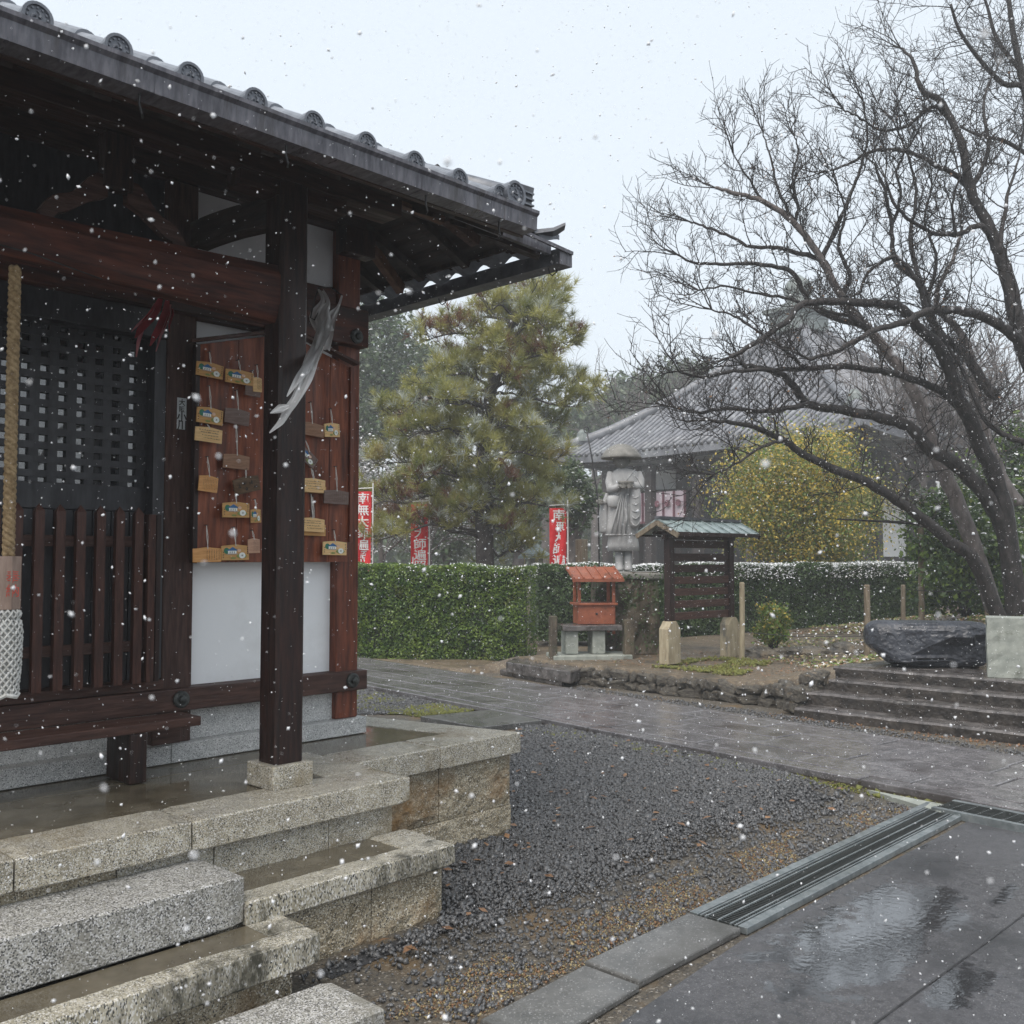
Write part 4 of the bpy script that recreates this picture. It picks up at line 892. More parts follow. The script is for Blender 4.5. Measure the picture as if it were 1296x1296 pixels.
# ---- votive plaques
M['ema_edge'] = M['ema_gold']
strokes = {}
def plaque(cx, cy, w, h, tilt, wood, kind, label, string=18, Y=4.600, gable=.10):
    c = aty(cx, cy, Y); s_ = (aty(cx+10, cy, Y)-aty(cx-10, cy, Y)).length/20; sz = (aty(cx, cy-10, Y)-aty(cx, cy+10, Y)).length/20
    W_, H_ = w*s_, h*sz
    t = thing('votive_plaque', label, 'votive plaque', (c.x, Y, c.z), 'wooden votive plaques on the board')
    R_ = Matrix.Rotation(-math.radians(tilt), 3, 'Y')
    def L_(x, y, z): return R_ @ Vector((x, y, z))
    def lp(name, pts, y0, y1, m, par, bevel=0):
        mb = MB().hexa([L_(x, y1, z) for x, z in pts], [L_(x, y0, z) for x, z in pts])
        me = mb.mesh(name, M[m]); o = bpy.data.objects.new(name, me); COL.objects.link(o); o.parent = par; LOC[o.name] = LOC[t.name]
        if bevel: bev(o, bevel, 1)
        return o
    g_ = gable*H_
    bo = lp('board', [(-W_/2,-H_/2),(W_/2,-H_/2),(W_/2,H_/2-g_),(0,H_/2),(-W_/2,H_/2-g_)], -.004, .004, wood, t, .0012)
    y = -.0052
    if kind == 'picture':
        def d(name, pts, m, k=0): return lp(name, [(a*W_, b*H_) for a, b in pts], y-.0004*k, -.0045, m, bo)
        el = lambda cx, cz, rx, rz, n=12: [(cx+rx*math.cos(2*PI*k/n), cz+rz*math.sin(2*PI*k/n)) for k in range(n)]
        d('painted_tree', el(-.32,.10,.10,.20), 'p_green')
        d('painted_roof', [(-.36,.10),(.10,.10),(.02,.20),(-.10,.34),(-.22,.20)], 'p_blue', 1)
        d('painted_wall', [(-.27,-.08),(.03,-.08),(.03,.10),(-.27,.10)], 'p_white', 1)
        for q in (-.2, -.12, -.04): d('painted_door', [(q-.015,-.07),(q+.015,-.07),(q+.015,.06),(q-.015,.06)], 'p_grey', 2)
        d('painted_ground', [(-.3,-.14),(.08,-.12),(.1,-.08),(-.3,-.1)], 'p_grey', 1)
        d('painted_leaves', el(.22,-.24,.19,.15,9), 'p_olive', 1); d('painted_leaves', el(-.08,-.36,.10,.07,7), 'p_olive', 1)
        d('painted_flower', el(.24,-.20,.115,.19,14), 'p_white', 2); d('painted_flower_heart', el(.24,-.20,.035,.06,8), 'p_grey', 3)
        d('painted_flower', el(.13,.12,.07,.10,10), 'p_pink', 2)
        for q in (.28,.16,.04,-.08): d('brush_mark', [(.425,q-.03),(.445,q-.03),(.445,q+.04),(.425,q+.04)], 'ink', 1)
        for q in (.0,-.16,-.3): d('brush_mark', [(-.445,q-.03),(-.425,q-.03),(-.425,q+.03),(-.445,q+.03)], 'ink', 1)
    elif kind in ('rows', 'cols', 'faint', 'big'):
        mb = MB(); rr = random.Random(int(cx*7+cy)); ink = 'ink' if kind in ('rows', 'cols', 'big') else 'ink_pale'
        def st_(x, z, sx, sz_):
            mb.hexa([L_(x, -.0045, z), L_(x+sx, -.0045, z), L_(x+sx, -.0045, z+sz_), L_(x, -.0045, z+sz_)], [L_(x, y, z), L_(x+sx, y, z), L_(x+sx, y, z+sz_), L_(x, y, z+sz_)])
        if kind == 'rows':
            for k, z in enumerate((.24, .08, -.10, -.28)):
                x = -.36+.06*k
                while x < (.34 if k < 3 else .40):
                    st_(x*W_, z*H_, .012*W_*rr.uniform(.5,1.6), .085*H_*rr.uniform(.4,1)); st_(x*W_-.006*W_, (z+.04*rr.random())*H_, .03*W_*rr.uniform(.6,1.2), .014*H_); x += rr.uniform(.035,.06)
        elif kind in ('cols', 'faint'):
            x = .40
            while x > (-.1 if kind == 'cols' else -.36):
                z = .30
                while z > -.36: st_(x*W_, z*H_, .028*W_*rr.uniform(.4,1.1), .02*H_); st_((x+.01)*W_, (z-.02)*H_, .008*W_, .07*H_*rr.uniform(.4,1)); z -= rr.uniform(.07,.11)
                x -= .085
        else:
            for q, (ax_, az, s3) in enumerate(((.16,.05,.3),(-.1,.1,.2),(-.3,-.05,.2),(-.05,-.25,.16),(.3,-.2,.16))):
                for k in range(5): st_((ax_+rr.uniform(-.06,.06))*W_, (az+rr.uniform(-.12,.12))*H_, rr.uniform(.02,.1)*W_*s3*3, .03*H_); st_((ax_+rr.uniform(-.05,.05))*W_, (az-.1)*H_, .015*W_, s3*H_*rr.uniform(.4,1))
        me = mb.mesh('handwriting', M[ink]); o = bpy.data.objects.new('handwriting', me); COL.objects.link(o); o.parent = bo; LOC[o.name] = LOC[t.name]; o['kind'] = 'stuff'
    # loop of string up to its nail
    top = R_ @ Vector((0, -.006, H_/2-.008)); hz = string*sz
    nail = Vector((.004*random.uniform(-1,1), 0.012, H_/2+hz))
    mb = MB().tube([top, (top+nail)/2+Vector((.003,-.004,0)), nail], .0019, 5).tube([top+Vector((.003,0,0)), (top+nail)/2+Vector((-.004,-.003,0)), nail], .0016, 5)
    me = mb.mesh('string', M['string']); o = bpy.data.objects.new('string', me); COL.objects.link(o); o.parent = t; LOC[o.name] = LOC[t.name]
    me = MB().tube([nail+Vector((0,.02,0)), nail+Vector((0,-.012,0))], .0022, 6).mesh('nail', M['iron']); o = bpy.data.objects.new('nail', me); COL.objects.link(o); o.parent = t
    return t
PL = [
 (265.5,468,34,19,-3,'ema_gold','picture','golden plaque painted with a blue-roofed hall, topmost and leftmost on the board',14),
 (303,477,35,18,-1,'ema_gold','picture','dull golden painted plaque, second from left in the top row',13),
 (320,493,19,17,-2,'ema_worn','plain','grey weathered blank plaque half hidden under the dull golden one in the top row',16),
 (325.5,486.5,11,19,2,'ema_pale','cols','narrow pale plaque with dark writing beside the porch post, top row',16),
 (265.5,526,33,21,-3,'ema_gold','picture','painted plaque with blue roof hanging directly above the pale handwritten one',28),
 (300,527,31,20,-4,'ema_worn','plain','dim brown weathered plaque without writing, right of the second painted one',24),
 (264,550,34,19,-3,'ema_pale','rows','pale plaque with horizontal handwriting, tied under a painted one at left',4),
 (299,584,33,19,-2,'ema_brown','plain','plain faded brown plaque in the middle of the left panel',46),
 (263.5,612,24,21,-5,'ema_orange','faint','small orange plaque covered in fine vertical writing, alone at far left',24),
 (312,613,33,21,14,'ema_dark','big','dark stained plaque tilted upward with bold black brush marks',10),
 (298.5,645,34,20,1,'ema_gold','picture','bright painted plaque hanging under the tilted dark one',15),
 (323.5,652.5,13,18,3,'ema_gold','picture','painted plaque half tucked behind the porch post at mid height',12),
 (262,702,36,19,1,'ema_orange','cols','orange plaque with columns of black handwriting, bottom left corner',28),
 (297.5,699,35,20,1,'ema_gold','picture','painted plaque with white flower in the bottom row, left of the porch post',22),
 (321,690.5,15,19,2,'ema_pink','cols','pinkish small plaque with writing beside the porch post, bottom row',10),
 (394,543,32,17,-4,'ema_brown','plain','plain tan plaque right of the porch post, uppermost there',26),
 (420,544,19,18,4,'ema_pale','picture','small painted plaque hung by a white bow at upper right',18),
 (388,577,28,16,-34,'ema_worn','picture','steeply tilted faded painted plaque beside the porch post',12),
 (395.5,614,32,18,-1,'ema_pale','rows','pale plaque with four lines of writing right of the porch post',14),
 (425.5,629,31,18,-1,'ema_worn','faint','greyish purple weathered plaque with faint writing at right edge',30),
 (394.5,664,32,18,-2,'ema_pale','rows','pale plaque with two short written lines, lower right of the porch post',30),
 (423.5,693.5,30,18,-1,'ema_pale','picture','painted plaque with blue roof at the lower right corner of the board',14),
]
for i, a_ in enumerate(PL): plaque(*a_[:8], string=a_[8], Y=4.600 - .004*(i % 3) - (.012 if i in (1, 3, 6, 9) else 0))
plaque(396.5,670,31,16,-1,'ema_gold','plain','plaque edge showing behind the pale two-line one, lower right', string=34, Y=4.615)
plaque(397,619,31,10,-1,'ema_gold','plain','plaque edge peeping out below the pale four-line one', string=20, Y=4.615)

# paper name slip on the left wall post
sl_ = thing('name_slip', 'weathered white paper slip with black characters pasted on the left wall post', 'paper slip', (2.462, 4.70, 2.20))
c0, c1 = aty(224.5, 503, 4.698), aty(235.5, 544, 4.698)
part('paper', MB().box(c0.x, 4.6975, c1.z, c1.x, 4.6995, c0.z), M['paper'], sl_)
hh = c0.z-c1.z; cxm = (c0.x+c1.x)/2; ww = c1.x-c0.x
for ch, f_, s_ in (('大', .86, .22), ('阪', .64, .20), ('小', .40, .34), ('川', .13, .34)):
    letter(ch, M['ink'], sl_, (cxm, 4.6965, c1.z+hh*f_), hh*s_, (0, -1), .02, 1.0)

# rope of the bell, wooden block and knotted tassel
rp = thing('bell_rope', 'thick twisted rope with a wooden block and white knotted tassel hanging at left', 'rope', (1.33, 3.87, 2.65))
rt, rb = aty(19, 338, 3.80), aty(10.5, 705, 3.80)
for k in range(3):
    pts = []
    for i in range(150):
        u = i/149; p = rt.lerp(rb, u); t = u*2*PI*15+2*PI*k/3; pts.append((p.x+.0115*math.cos(t), p.y+.0115*math.sin(t), p.z))
    part('strand', MB().tube(pts, .0118, 8), M['rope'], rp, smooth=True)
wb0, wb1 = aty(-6, 704, 3.80), aty(23.5, 771, 3.80); xc = (wb0.x+wb1.x)/2; hw = (wb1.x-wb0.x)/2
blk = part('wood_block', MB().poly([(xc+hw*math.cos(a_*PI/3+PI/6)*1.12, 3.80+hw*math.sin(a_*PI/3+PI/6)*1.12) for a_ in range(6)], wb1.z, wb0.z), M['block_wood'], rp, bevel=.003)
for ch, f_ in (('奉', .62), ('納', .36)):
    letter(ch, M['red_ink'], blk, (xc+.004, 3.80-hw*.97-.004, wb1.z+(wb0.z-wb1.z)*f_), .05, (0, -1), .0)
tp, tq = aty(8, 772, 3.80), aty(6, 880, 3.80)
mb = MB(); H_ = tp.z-tq.z
ringp = [(0, .040), (.03, .048), (.08, .046), (.10, .036), (.13, .048), (.25, .053), (.5, .052), (.75, .049), (.9, .044), (.95, .046), (1, .040)]
def rad_(u):
    for (a_, r0), (b2, r1) in zip(ringp, ringp[1:]):
        if u <= b2: return r0+(r1-r0)*(u-a_)/(b2-a_)
    return ringp[-1][1]
part('tassel_core', MB().loft([(xc, 3.80, tp.z-H_*u, rad_(u)-.006, rad_(u)-.006) for u in [k/20 for k in range(21)]][::-1], 20), M['net'], rp, smooth=True)
cords = []
for s_ in (1, -1):
    for k in range(14):
        pts = []
        for i in range(46):
            u = i/45; t = 2*PI*k/14+s_*u*PI*1.5; r = rad_(u)+.0025*math.sin(i*2.2+k*PI); pts.append((xc+r*math.cos(t), 3.80+r*math.sin(t), tp.z-H_*u))
        part('net_cord', MB().tube(pts, .0042, 5), M['net'], rp, smooth=True)
part('fringe', MB().tube([(xc+.045*math.cos(t*.45), 3.80+.045*math.sin(t*.45), tq.z+.006*math.sin(t*2)) for t in range(15)], .008, 6), M['net'], rp)
part('hanger_wire', MB().tube([(1.15,3.81,2.76),(1.36,3.80,2.745),(1.64,3.81,2.705)], .003, 5), M['iron'], rp)

# red and pink strips at the lintel
rs = thing('cloth_strips', 'faded red and pink cloth strips hanging from the lintel above the lattice', 'cloth strips', tuple(aty(200, 385, 4.45)))
for i, (x0, y0, x1, y1, x2, y2, w, m) in enumerate(((203,378,188,405,171,428,.048,'red_cloth'),(199,382,180,415,172,452,.022,'pink_cloth'),(212,380,204,412,190,438,.042,'red_cloth'),(216,385,210,410,197,445,.014,'pink_cloth'),(218,390,216,405,214,420,.012,'red_cloth'),(196,384,185,402,166,420,.018,'pink_cloth'))):
    pts = [aty(x0, y0, 4.50), aty((x0+x1)/2+2, (y0+y1)/2, 4.47), aty(x1, y1, 4.44), aty((x1+x2)/2-1, (y1+y2)/2, 4.42), aty(x2, y2, 4.40)]
    ws = [w*.5, w, w*1.1, w*.8, w*.15]; P_ = [[p-Vector((ws[k]/2,0,0)), p+Vector((0,.012*math.sin(k),0)), p+Vector((ws[k]/2,.0,0))] for k, p in enumerate(pts)]
    part('cloth_strip', MB().sheet(P_), M[m], rs, smooth=True)
# torn plastic sheet knotted to the wall beam and blowing forward past the porch post
ps = thing('torn_plastic', 'torn grey translucent plastic film knotted by the upper beam, blowing past the post', 'plastic sheet', tuple(aty(415, 375, 4.5)))
def ribbon(ctrl, ws, seed, m='plastic', name='film', nn=6, amp=.013):
    P_ = []; n = len(ctrl); out = []
    for i in range(n-1):
        for k in range(6):
            u = k/6; p0 = ctrl[max(0, i-1)]; p1 = ctrl[i]; p2 = ctrl[i+1]; p3 = ctrl[min(n-1, i+2)]
            out.append((.5*((2*p1)+(p2-p0)*u+(2*p0-5*p1+4*p2-p3)*u*u+(3*p1-p0-3*p2+p3)*u**3), ws[i]*(1-u)+ws[i+1]*u))
    out.append((ctrl[-1], ws[-1]))
    for i, (p, w) in enumerate(out):
        d = (out[min(i+1, len(out)-1)][0]-out[max(i-1, 0)][0]).normalized(); side = d.cross(_f).normalized(); dep = side.cross(d)
        row = []
        for k in range(nn+1):
            u = k/nn-.5; row.append(p+side*(w*u)+dep*(amp*math.sin(k*2.3+seed+i*.12)+amp*.5*math.sin(k*5+i*.4))*min(1, w/.05))
        P_.append(row)
    mb = MB().sheet(P_); return part(name, mb, M[m], ps, smooth=True)
def pd(x, y, dd): return atd(x, y, dd)
D0, D1 = 5.35, 4.25
ribbon([pd(403,366,5.5), pd(408,380,5.45), pd(398,400,5.4), pd(406,420,5.35), pd(412,436,5.3)], [.01,.03,.06,.05,.07], 1)
ribbon([pd(433,374,5.5), pd(428,388,5.45), pd(420,402,5.4), pd(414,425,5.3), pd(408,442,5.25)], [.012,.02,.06,.07,.08], 2)
ribbon([pd(408,368,5.5), pd(415,382,5.45), pd(410,396,5.4), pd(412,420,5.3)], [.02,.02,.06,.09], 5)
ribbon([pd(412,405,5.2), pd(406,432,4.9), pd(396,455,4.5), pd(386,480,4.2), pd(374,505,4.12), pd(363,520,4.1), pd(354,535,4.08), pd(341,548,4.05)], [.085,.085,.065,.05,.036,.034,.028,.004], 3, nn=9)
ribbon([pd(400,440,4.75), pd(388,462,4.35), pd(376,482,4.15), pd(363,502,4.1)], [.08,.06,.035,.004], 7)
ribbon([pd(398,452,4.6), pd(386,478,4.25), pd(377,495,4.15), pd(371,512,4.12)], [.05,.04,.02,.003], 9)
ribbon([pd(366,514,4.08), pd(355,517,4.06), pd(342,523,4.03)], [.012,.035,.003], 11)
part('tie_cord', MB().tube([aty(403,364,4.60), aty(398,380,4.5), aty(393,402,4.45), aty(398,405,4.45), aty(408,385,4.5), aty(404,364,4.58), aty(420,364,4.58), aty(433,374,4.52), aty(424,398,4.45)], .004, 6), M['ink'], ps)
# ================================================================== THINGS ON THE TERRACE
TC = -math.radians(50)          # turned to face the path corner
# ---- roofed notice board
BL, BR = atz(848, 840, .25), atz(924, 831, .25); bx = (BR-BL).normalized(); bn_ = Vector((bx.y, -bx.x, 0))   # bn_ faces the viewer
if bn_.dot(Vector((-1, -1, 0))) < 0: bn_ = -bn_
nb = thing('roofed_board', 'slatted dark wooden board with a small copper-green roof on pale post stubs', 'notice board', tuple((BL+BR)/2))
def bp(u, v, z): return BL + bx*u + bn_*v + Vector((0, 0, z-BL.z))
BWID = (BR-BL).length
def bbox(name, u0, u1, v0, v1, z0, z1, m, bevel=.006, lab=None):
    q = [(u0,v0),(u1,v0),(u1,v1),(u0,v1)]; mb = MB().hexa([bp(u,v,z0) for u, v in q], [bp(u,v,z1) for u, v in q]); return part(name, mb, M[m], nb, bevel=bevel, label=lab)
for u in (0, BWID):
    bbox('post', u-.05, u+.05, -.05, .05, .70, 1.95, 'wood_dark')
    mb = MB(); t = .70; q = [(-.13,.25),(.13,.25),(.13,t),(.05,t+.10),(-.05,t+.10),(-.13,t)]
    mb.hexa([bp(u+a_, .075, z) for a_, z in q], [bp(u+a_, -.075, z) for a_, z in q]); part('post_stub', mb, M['pole_stub'], nb, bevel=.006)
for k, z in enumerate((.855, 1.01, 1.17, 1.325, 1.48, 1.63, 1.80)): bbox('slat', .05, BWID-.05, -.012+.01*(k % 2), .016+.01*(k % 2), z-.05, z+.05, 'wood_worn_x' if k < 4 else 'wood_dark_x')
bbox('head_rail', -.12, BWID+.12, -.03, .03, 1.86, 1.93, 'wood_dark_x')
zr, ze_, ov, hd = 2.12, 1.945, .24, .33
for sgn, nm in ((1, 'front_roof'), (-1, 'back_roof')):
    q = [(-ov,0),(BWID+ov,0),(BWID+ov,sgn*hd),(-ov,sgn*hd)]; zz = [zr, zr, ze_, ze_]
    ms_ = MB().hexa([bp(u,v,z-.03) for (u,v), z in zip(q, zz)], [bp(u,v,z) for (u,v), z in zip(q, zz)]); rf = part(nm, ms_, M['verdigris'], nb)
    n = 8
    for k in range(n+1):
        u = -ov+(BWID+2*ov)*k/n; part('seam', MB().beam(bp(u,0,zr+.006), bp(u,sgn*hd,ze_+.006), .014, .018), M['verdigris'], rf)
    part('eave_strip', MB().beam(bp(-ov,sgn*hd,ze_-.02), bp(BWID+ov,sgn*hd,ze_-.02), .03, .05), M['wood_dark'], rf)
part('ridge_cap', MB().beam(bp(-ov-.02,0,zr+.02), bp(BWID+ov+.02,0,zr+.02), .07, .035), M['tile_dark'], nb)
for u in (-ov-.01, BWID+ov+.01):
    for sgn in (1, -1): part('barge_board', MB().beam(bp(u,0,zr-.045), bp(u,sgn*(hd+.01),ze_-.045), .025, .06), M['stake' if u < 0 else 'wood_dark'], nb)
for u in (.0, BWID): part('roof_arm', MB().beam(bp(u,-.25,1.95), bp(u,.25,1.95), .05, .05), M['wood_dark'], nb)

# ---- offering box under its little copper roof
ob = thing('offering_box', 'orange copper offering box with a little sloping roof, before the monk statue', 'offering box', tuple(atz(752, 829, .26)), rz=-math.radians(38))
def lb(name, x0, x1, y0, y1, z0, z1, m, par, bevel=.006, lab=None): return part(name, MB().box(x0, y0, z0, x1, y1, z1), M[m], par, bevel=bevel, local=True, label=lab)
lb('box', -.26, .26, -.16, .20, .44, .70, 'copper', ob); lb('lid', -.30, .30, -.19, .23, .702, .735, 'copper', ob)
lb('slot', -.2, .2, -.02, .04, .7355, .739, 'pit', ob, 0)
lb('lock', -.015, .015, -.175, -.161, .57, .60, 'iron', ob)
for x, y in ((-.24,.17),(.25,.17),(-.24,-.13),(.25,-.13)): lb('post', x-.022, x+.022, y-.02, y+.02, .30 if x > 0 else .74, 1.10, 'copper', ob)
r_ = part('roof', MB().hexa([(-.36,-.28,1.05),(.36,-.28,1.05),(.36,.24,1.21),(-.36,.24,1.21)], [(-.36,-.28,1.075),(.36,-.28,1.075),(.36,.24,1.235),(-.36,.24,1.235)]), M['copper'], ob, local=True)
for k in range(6): part('roof_seam', MB().beam((-.34+.136*k,-.28,1.082),(-.34+.136*k,.24,1.242),.02,.02), M['copper'], r_, local=True)
part('roof_fascia', MB().box(-.365,-.29,1.03,.365,-.275,1.07), M['copper'], r_, local=True)
stt = thing('stone_table', 'low stone bench of slabs carrying the orange offering box', 'stone table', tuple(atz(746, 831, .25)), rz=-math.radians(38))
lb('top_slab', -.42, .42, -.22, .24, .37, .445, 'step_stone', stt, .01)
for x in (-.28, .10): lb('leg', x-.09, x+.09, -.16, .16, .05, .368, 'cut_stone', stt, .01)
lb('base_slab', -.56, .54, -.30, .30, -.08, .045, 'cut_stone', stt, .015)
for x0, x1 in ((-.60,-.50),(.44,.58)): lb('side_post', x0, x1, -.26, -.12, -.05, .58 if x0 < 0 else .52, 'ivy_stone', stt, .012)

# ---- the monk statue on its overgrown pedestal
DS = 14.6; sb = atd(788, 722, DS); 
pd_ = thing('statue_pedestal', 'rough ivy-stained stone pedestal under the monk statue', 'pedestal', (sb.x, sb.y, th(sb.x, sb.y)), rz=-math.radians(46))
hz = sb.z - th(sb.x, sb.y) - .02
part('shaft', MB().sheet([[((-.46+.96*i/10)*(1-.08*k/8), -.42+.10*mn.noise((i*.6, k*.5, 2)), hz*k/8) for k in range(9)] for i in range(11)]).add([(-.46,-.3,0),(.5,-.3,0),(.5,.5,0),(-.46,.5,0),(-.42,-.3,hz),(.46,-.3,hz),(.46,.5,hz),(-.42,.5,hz)], [(0,3,2,1),(4,5,6,7),(0,1,5,4),(1,2,6,5),(2,3,7,6),(3,0,4,7)]), M['ivy_stone'], pd_, local=True)
part('cap', MB().box(-.50,-.44,hz-.10,.54,.5,hz-.005).jitter(.02, 3), M['statue_dark'], pd_, local=True, bevel=.02)
V, F = leaves(np.column_stack((rng.uniform(-.5,.55,800), rng.uniform(-.52,-.40,800), hz*rng.random(800)**.8)), .05)
V2, F2 = leaves(np.column_stack((rng.uniform(.42,.75,1400), rng.uniform(-.4,.4,1400), hz*rng.random(1400))), .05)
me = npmesh('ivy', np.concatenate((V, V2)), np.concatenate((F, F2+len(V))), M['hedge_dark']); o = npobj('ivy', me, pd_, kind='stuff')
su = thing('monk_statue', 'grey stone statue of a monk in a wide hat with bowl and staff', 'statue', (sb.x, sb.y, sb.z), rz=-math.radians(46))
k_ = .00158
def X_(c): return (c-415)*k_
def Z_(c): return (1278-c)*k_
# body: one lofted surface from legs up to the neck
rings = []
for cy, x0, x1, dp in ((1095,268,575,.13),(1040,270,572,.135),(955,280,560,.14),(945,250,562,.15),(860,262,560,.155),(760,268,560,.16),(680,275,565,.165),(600,285,572,.165),(520,290,580,.165),(430,296,585,.165),(370,306,580,.150),(340,330,556,.125),(322,362,505,.095),(312,378,462,.07),(300,380,450,.062),(285,384,448,.06)):
    rings.append((X_((x0+x1)/2), 0, Z_(cy), (x1-x0)/2*k_, dp))
mb = MB().loft(rings, 40)
mb.v = [(x*(1+.0), y+(.012*math.sin(x*95+z*10) if z > .25 and z < 1.0 and y < 0 else 0), z) for x, y, z in mb.v]
part('robe', mb, M['statue'], su, local=True, smooth=True)
for cx in (385, 468): part('leg', MB().loft([(X_(cx),.0,Z_(1278),.062,.10),(X_(cx),.0,Z_(1262),.066,.11),(X_(cx),.02,Z_(1240),.062,.075),(X_(cx),.02,Z_(1180),.060,.065),(X_(cx),.02,Z_(1090),.066,.07)], 18), M['statue'], su, local=True, smooth=True)
# head with face
hc = Vector((X_(410), -.02, Z_(245))); mb = MB()
import bmesh as _bm
b = _bm.new(); _bm.ops.create_uvsphere(b, u_segments=20, v_segments=14, radius=1)
vs = []
for v in b.verts:
    x, y, z = v.co; xx, yy, zz = x*.112, y*.118, z*.125
    if z < -.2: xx *= 1-.25*(-z-.2); 
    if y < -.6: yy -= .026*math.exp(-(x/.16)**2-((z+.05)/.22)**2)*1.5; yy += .014*(math.exp(-((abs(x)-.36)/.16)**2-((z-.12)/.12)**2)); yy -= .006*math.exp(-(x/.3)**2-((z+.42)/.07)**2)
    vs.append((hc.x+xx, hc.y+yy, hc.z+zz))
fs_ = [tuple(v.index for v in f.verts) for f in b.faces]; b.free(); mb.add(vs, fs_)
head = part('head', mb, M['statue_dark'], su, local=True, smooth=True)
for sx in (-1, 1): part('ear', MB().loft([(hc.x+sx*.112,hc.y+.01,hc.z-.045,.008,.012),(hc.x+sx*.117,hc.y+.01,hc.z-.01,.012,.022),(hc.x+sx*.114,hc.y+.01,hc.z+.03,.008,.016)], 10), M['statue_dark'], head, local=True, smooth=True)
part('hat', MB().loft([(X_(408),0,Z_(218),.24,.24),(X_(408),0,Z_(222),.298,.298),(X_(408),0,Z_(213),.306,.306),(X_(408),0,Z_(185),.285,.285),(X_(408),0,Z_(140),.235,.235),(X_(408),0,Z_(105),.165,.165),(X_(408),0,Z_(84),.08,.08),(X_(408),0,Z_(78),.02,.02)], 36), M['statue_dark'], su, local=True, smooth=True)
# sleeves: arm forward to the bowl, hanging folds
def sweep(pts, rx, name, m='statue', n=14): return part(name, MB().tube(pts, rx, n), M[m], su, local=True, smooth=True)
sweep([(X_(565),.0,Z_(350)), (X_(578),-.03,Z_(430)), (X_(570),-.10,Z_(500)), (X_(520),-.19,Z_(490)), (X_(478),-.22,Z_(462))], [.055,.075,.072,.055,.038], 'arm')
sweep([(X_(310),.0,Z_(350)), (X_(296),-.03,Z_(440)), (X_(300),-.10,Z_(520)), (X_(345),-.19,Z_(505)), (X_(385),-.22,Z_(475))], [.055,.070,.068,.052,.036], 'arm')
mb = MB().loft([(X_(525),-.155,Z_(880),.045,.018),(X_(520),-.16,Z_(850),.075,.035),(X_(522),-.165,Z_(760),.085,.045),(X_(525),-.17,Z_(640),.082,.048),(X_(525),-.16,Z_(520),.075,.05),(X_(528),-.13,Z_(450),.06,.04)], 20)
sl__ = part('hanging_sleeve', mb, M['statue'], su, local=True, smooth=True)
for q in range(5): part('sleeve_fold', MB().tube([(X_(470+3*q),-.175,Z_(560+62*q)), (X_(500),-.212,Z_(595+64*q)), (X_(525),-.218,Z_(605+64*q)), (X_(552),-.205,Z_(585+64*q)), (X_(575),-.165,Z_(545+60*q))], [.004,.011,.012,.010,.004], 6), M['statue'], sl__, local=True, smooth=True)
part('shoulder_bag', MB().loft([(X_(325),-.145,Z_(690),.05,.02),(X_(322),-.15,Z_(672),.088,.04),(X_(322),-.15,Z_(620),.095,.045),(X_(325),-.15,Z_(582),.088,.04),(X_(330),-.14,Z_(575),.08,.02)], 18), M['statue'], su, local=True, smooth=True)
part('bag_strap', MB().tube([(X_(355),-.165,Z_(580)), (X_(420),-.175,Z_(460)), (X_(500),-.14,Z_(360)), (X_(530),-.08,Z_(325))], .012, 6), M['statue'], su, local=True, smooth=True)
part('bead_string', MB().tube([(X_(440)+.004*math.sin(i*2), -.185+.012*math.sin(i*.5), Z_(540+34*i)) for i in range(10)], [.008+.012*(i % 2) for i in range(10)], 7), M['statue'], su, local=True, smooth=True)
for q in range(4): part('robe_fold', MB().tube([(X_(300+45*q),-.150-.012*(q in (1, 2)),Z_(930)), (X_(330+35*q),-.172,Z_(800)), (X_(370+18*q),-.178,Z_(650)), (X_(400+12*q),-.17,Z_(560))], [.010,.012,.010,.003], 6), M['statue'], su, local=True, smooth=True)
part('robe_hem', MB().loft([(X_(408),0,Z_(950),.252,.150),(X_(408),0,Z_(944),.256,.155),(X_(408),0,Z_(936),.252,.150)], 40), M['statue'], su, local=True, smooth=True)
part('bowl', MB().loft([(X_(430),-.255,Z_(505),.03,.03),(X_(430),-.255,Z_(495),.07,.065),(X_(430),-.255,Z_(465),.115,.09),(X_(430),-.255,Z_(448),.125,.10),(X_(430),-.255,Z_(447),.11,.085),(X_(430),-.255,Z_(475),.07,.06)], 22), M['statue_dark'], su, local=True, smooth=True)
def hand(cx, cy, yy, sgn, par_m='statue_dark', vertical=False):
    c = Vector((X_(cx), yy, Z_(cy))); h_ = part('hand', MB().loft([(c.x,c.y,c.z-.028,.018,.022),(c.x,c.y,c.z-.012,.032,.030),(c.x,c.y,c.z+.012,.034,.030),(c.x,c.y,c.z+.028,.018,.02)], 12), M[par_m], su, local=True, smooth=True)
    for f in range(4):
        z = c.z-.026+.0165*f; L_ = (.055,.064,.068,.058)[f]
        pts = [(c.x, c.y-.02, z), (c.x+sgn*L_*.5, c.y-.042, z-.002), (c.x+sgn*L_, c.y-.036, z-.006), (c.x+sgn*(L_+.012), c.y-.014, z-.010)]
        part('finger', MB().tube(pts, [.0095,.009,.008,.005], 7), M[par_m], h_, local=True, smooth=True)
    part('thumb', MB().tube([(c.x-sgn*.01,c.y-.012,c.z+.02),(c.x+sgn*.015,c.y-.022,c.z+.048),(c.x+sgn*.03,c.y-.02,c.z+.062)], [.012,.010,.006], 7), M[par_m], h_, local=True, smooth=True)
hand(385, 492, -.285, 1); hand(480, 490, -.285, -1); hand(180, 630, -.10, 1)
sweep([(X_(285),.0,Z_(560)), (X_(250),-.03,Z_(640)), (X_(205),-.08,Z_(640))], [.05,.045,.03], 'arm')
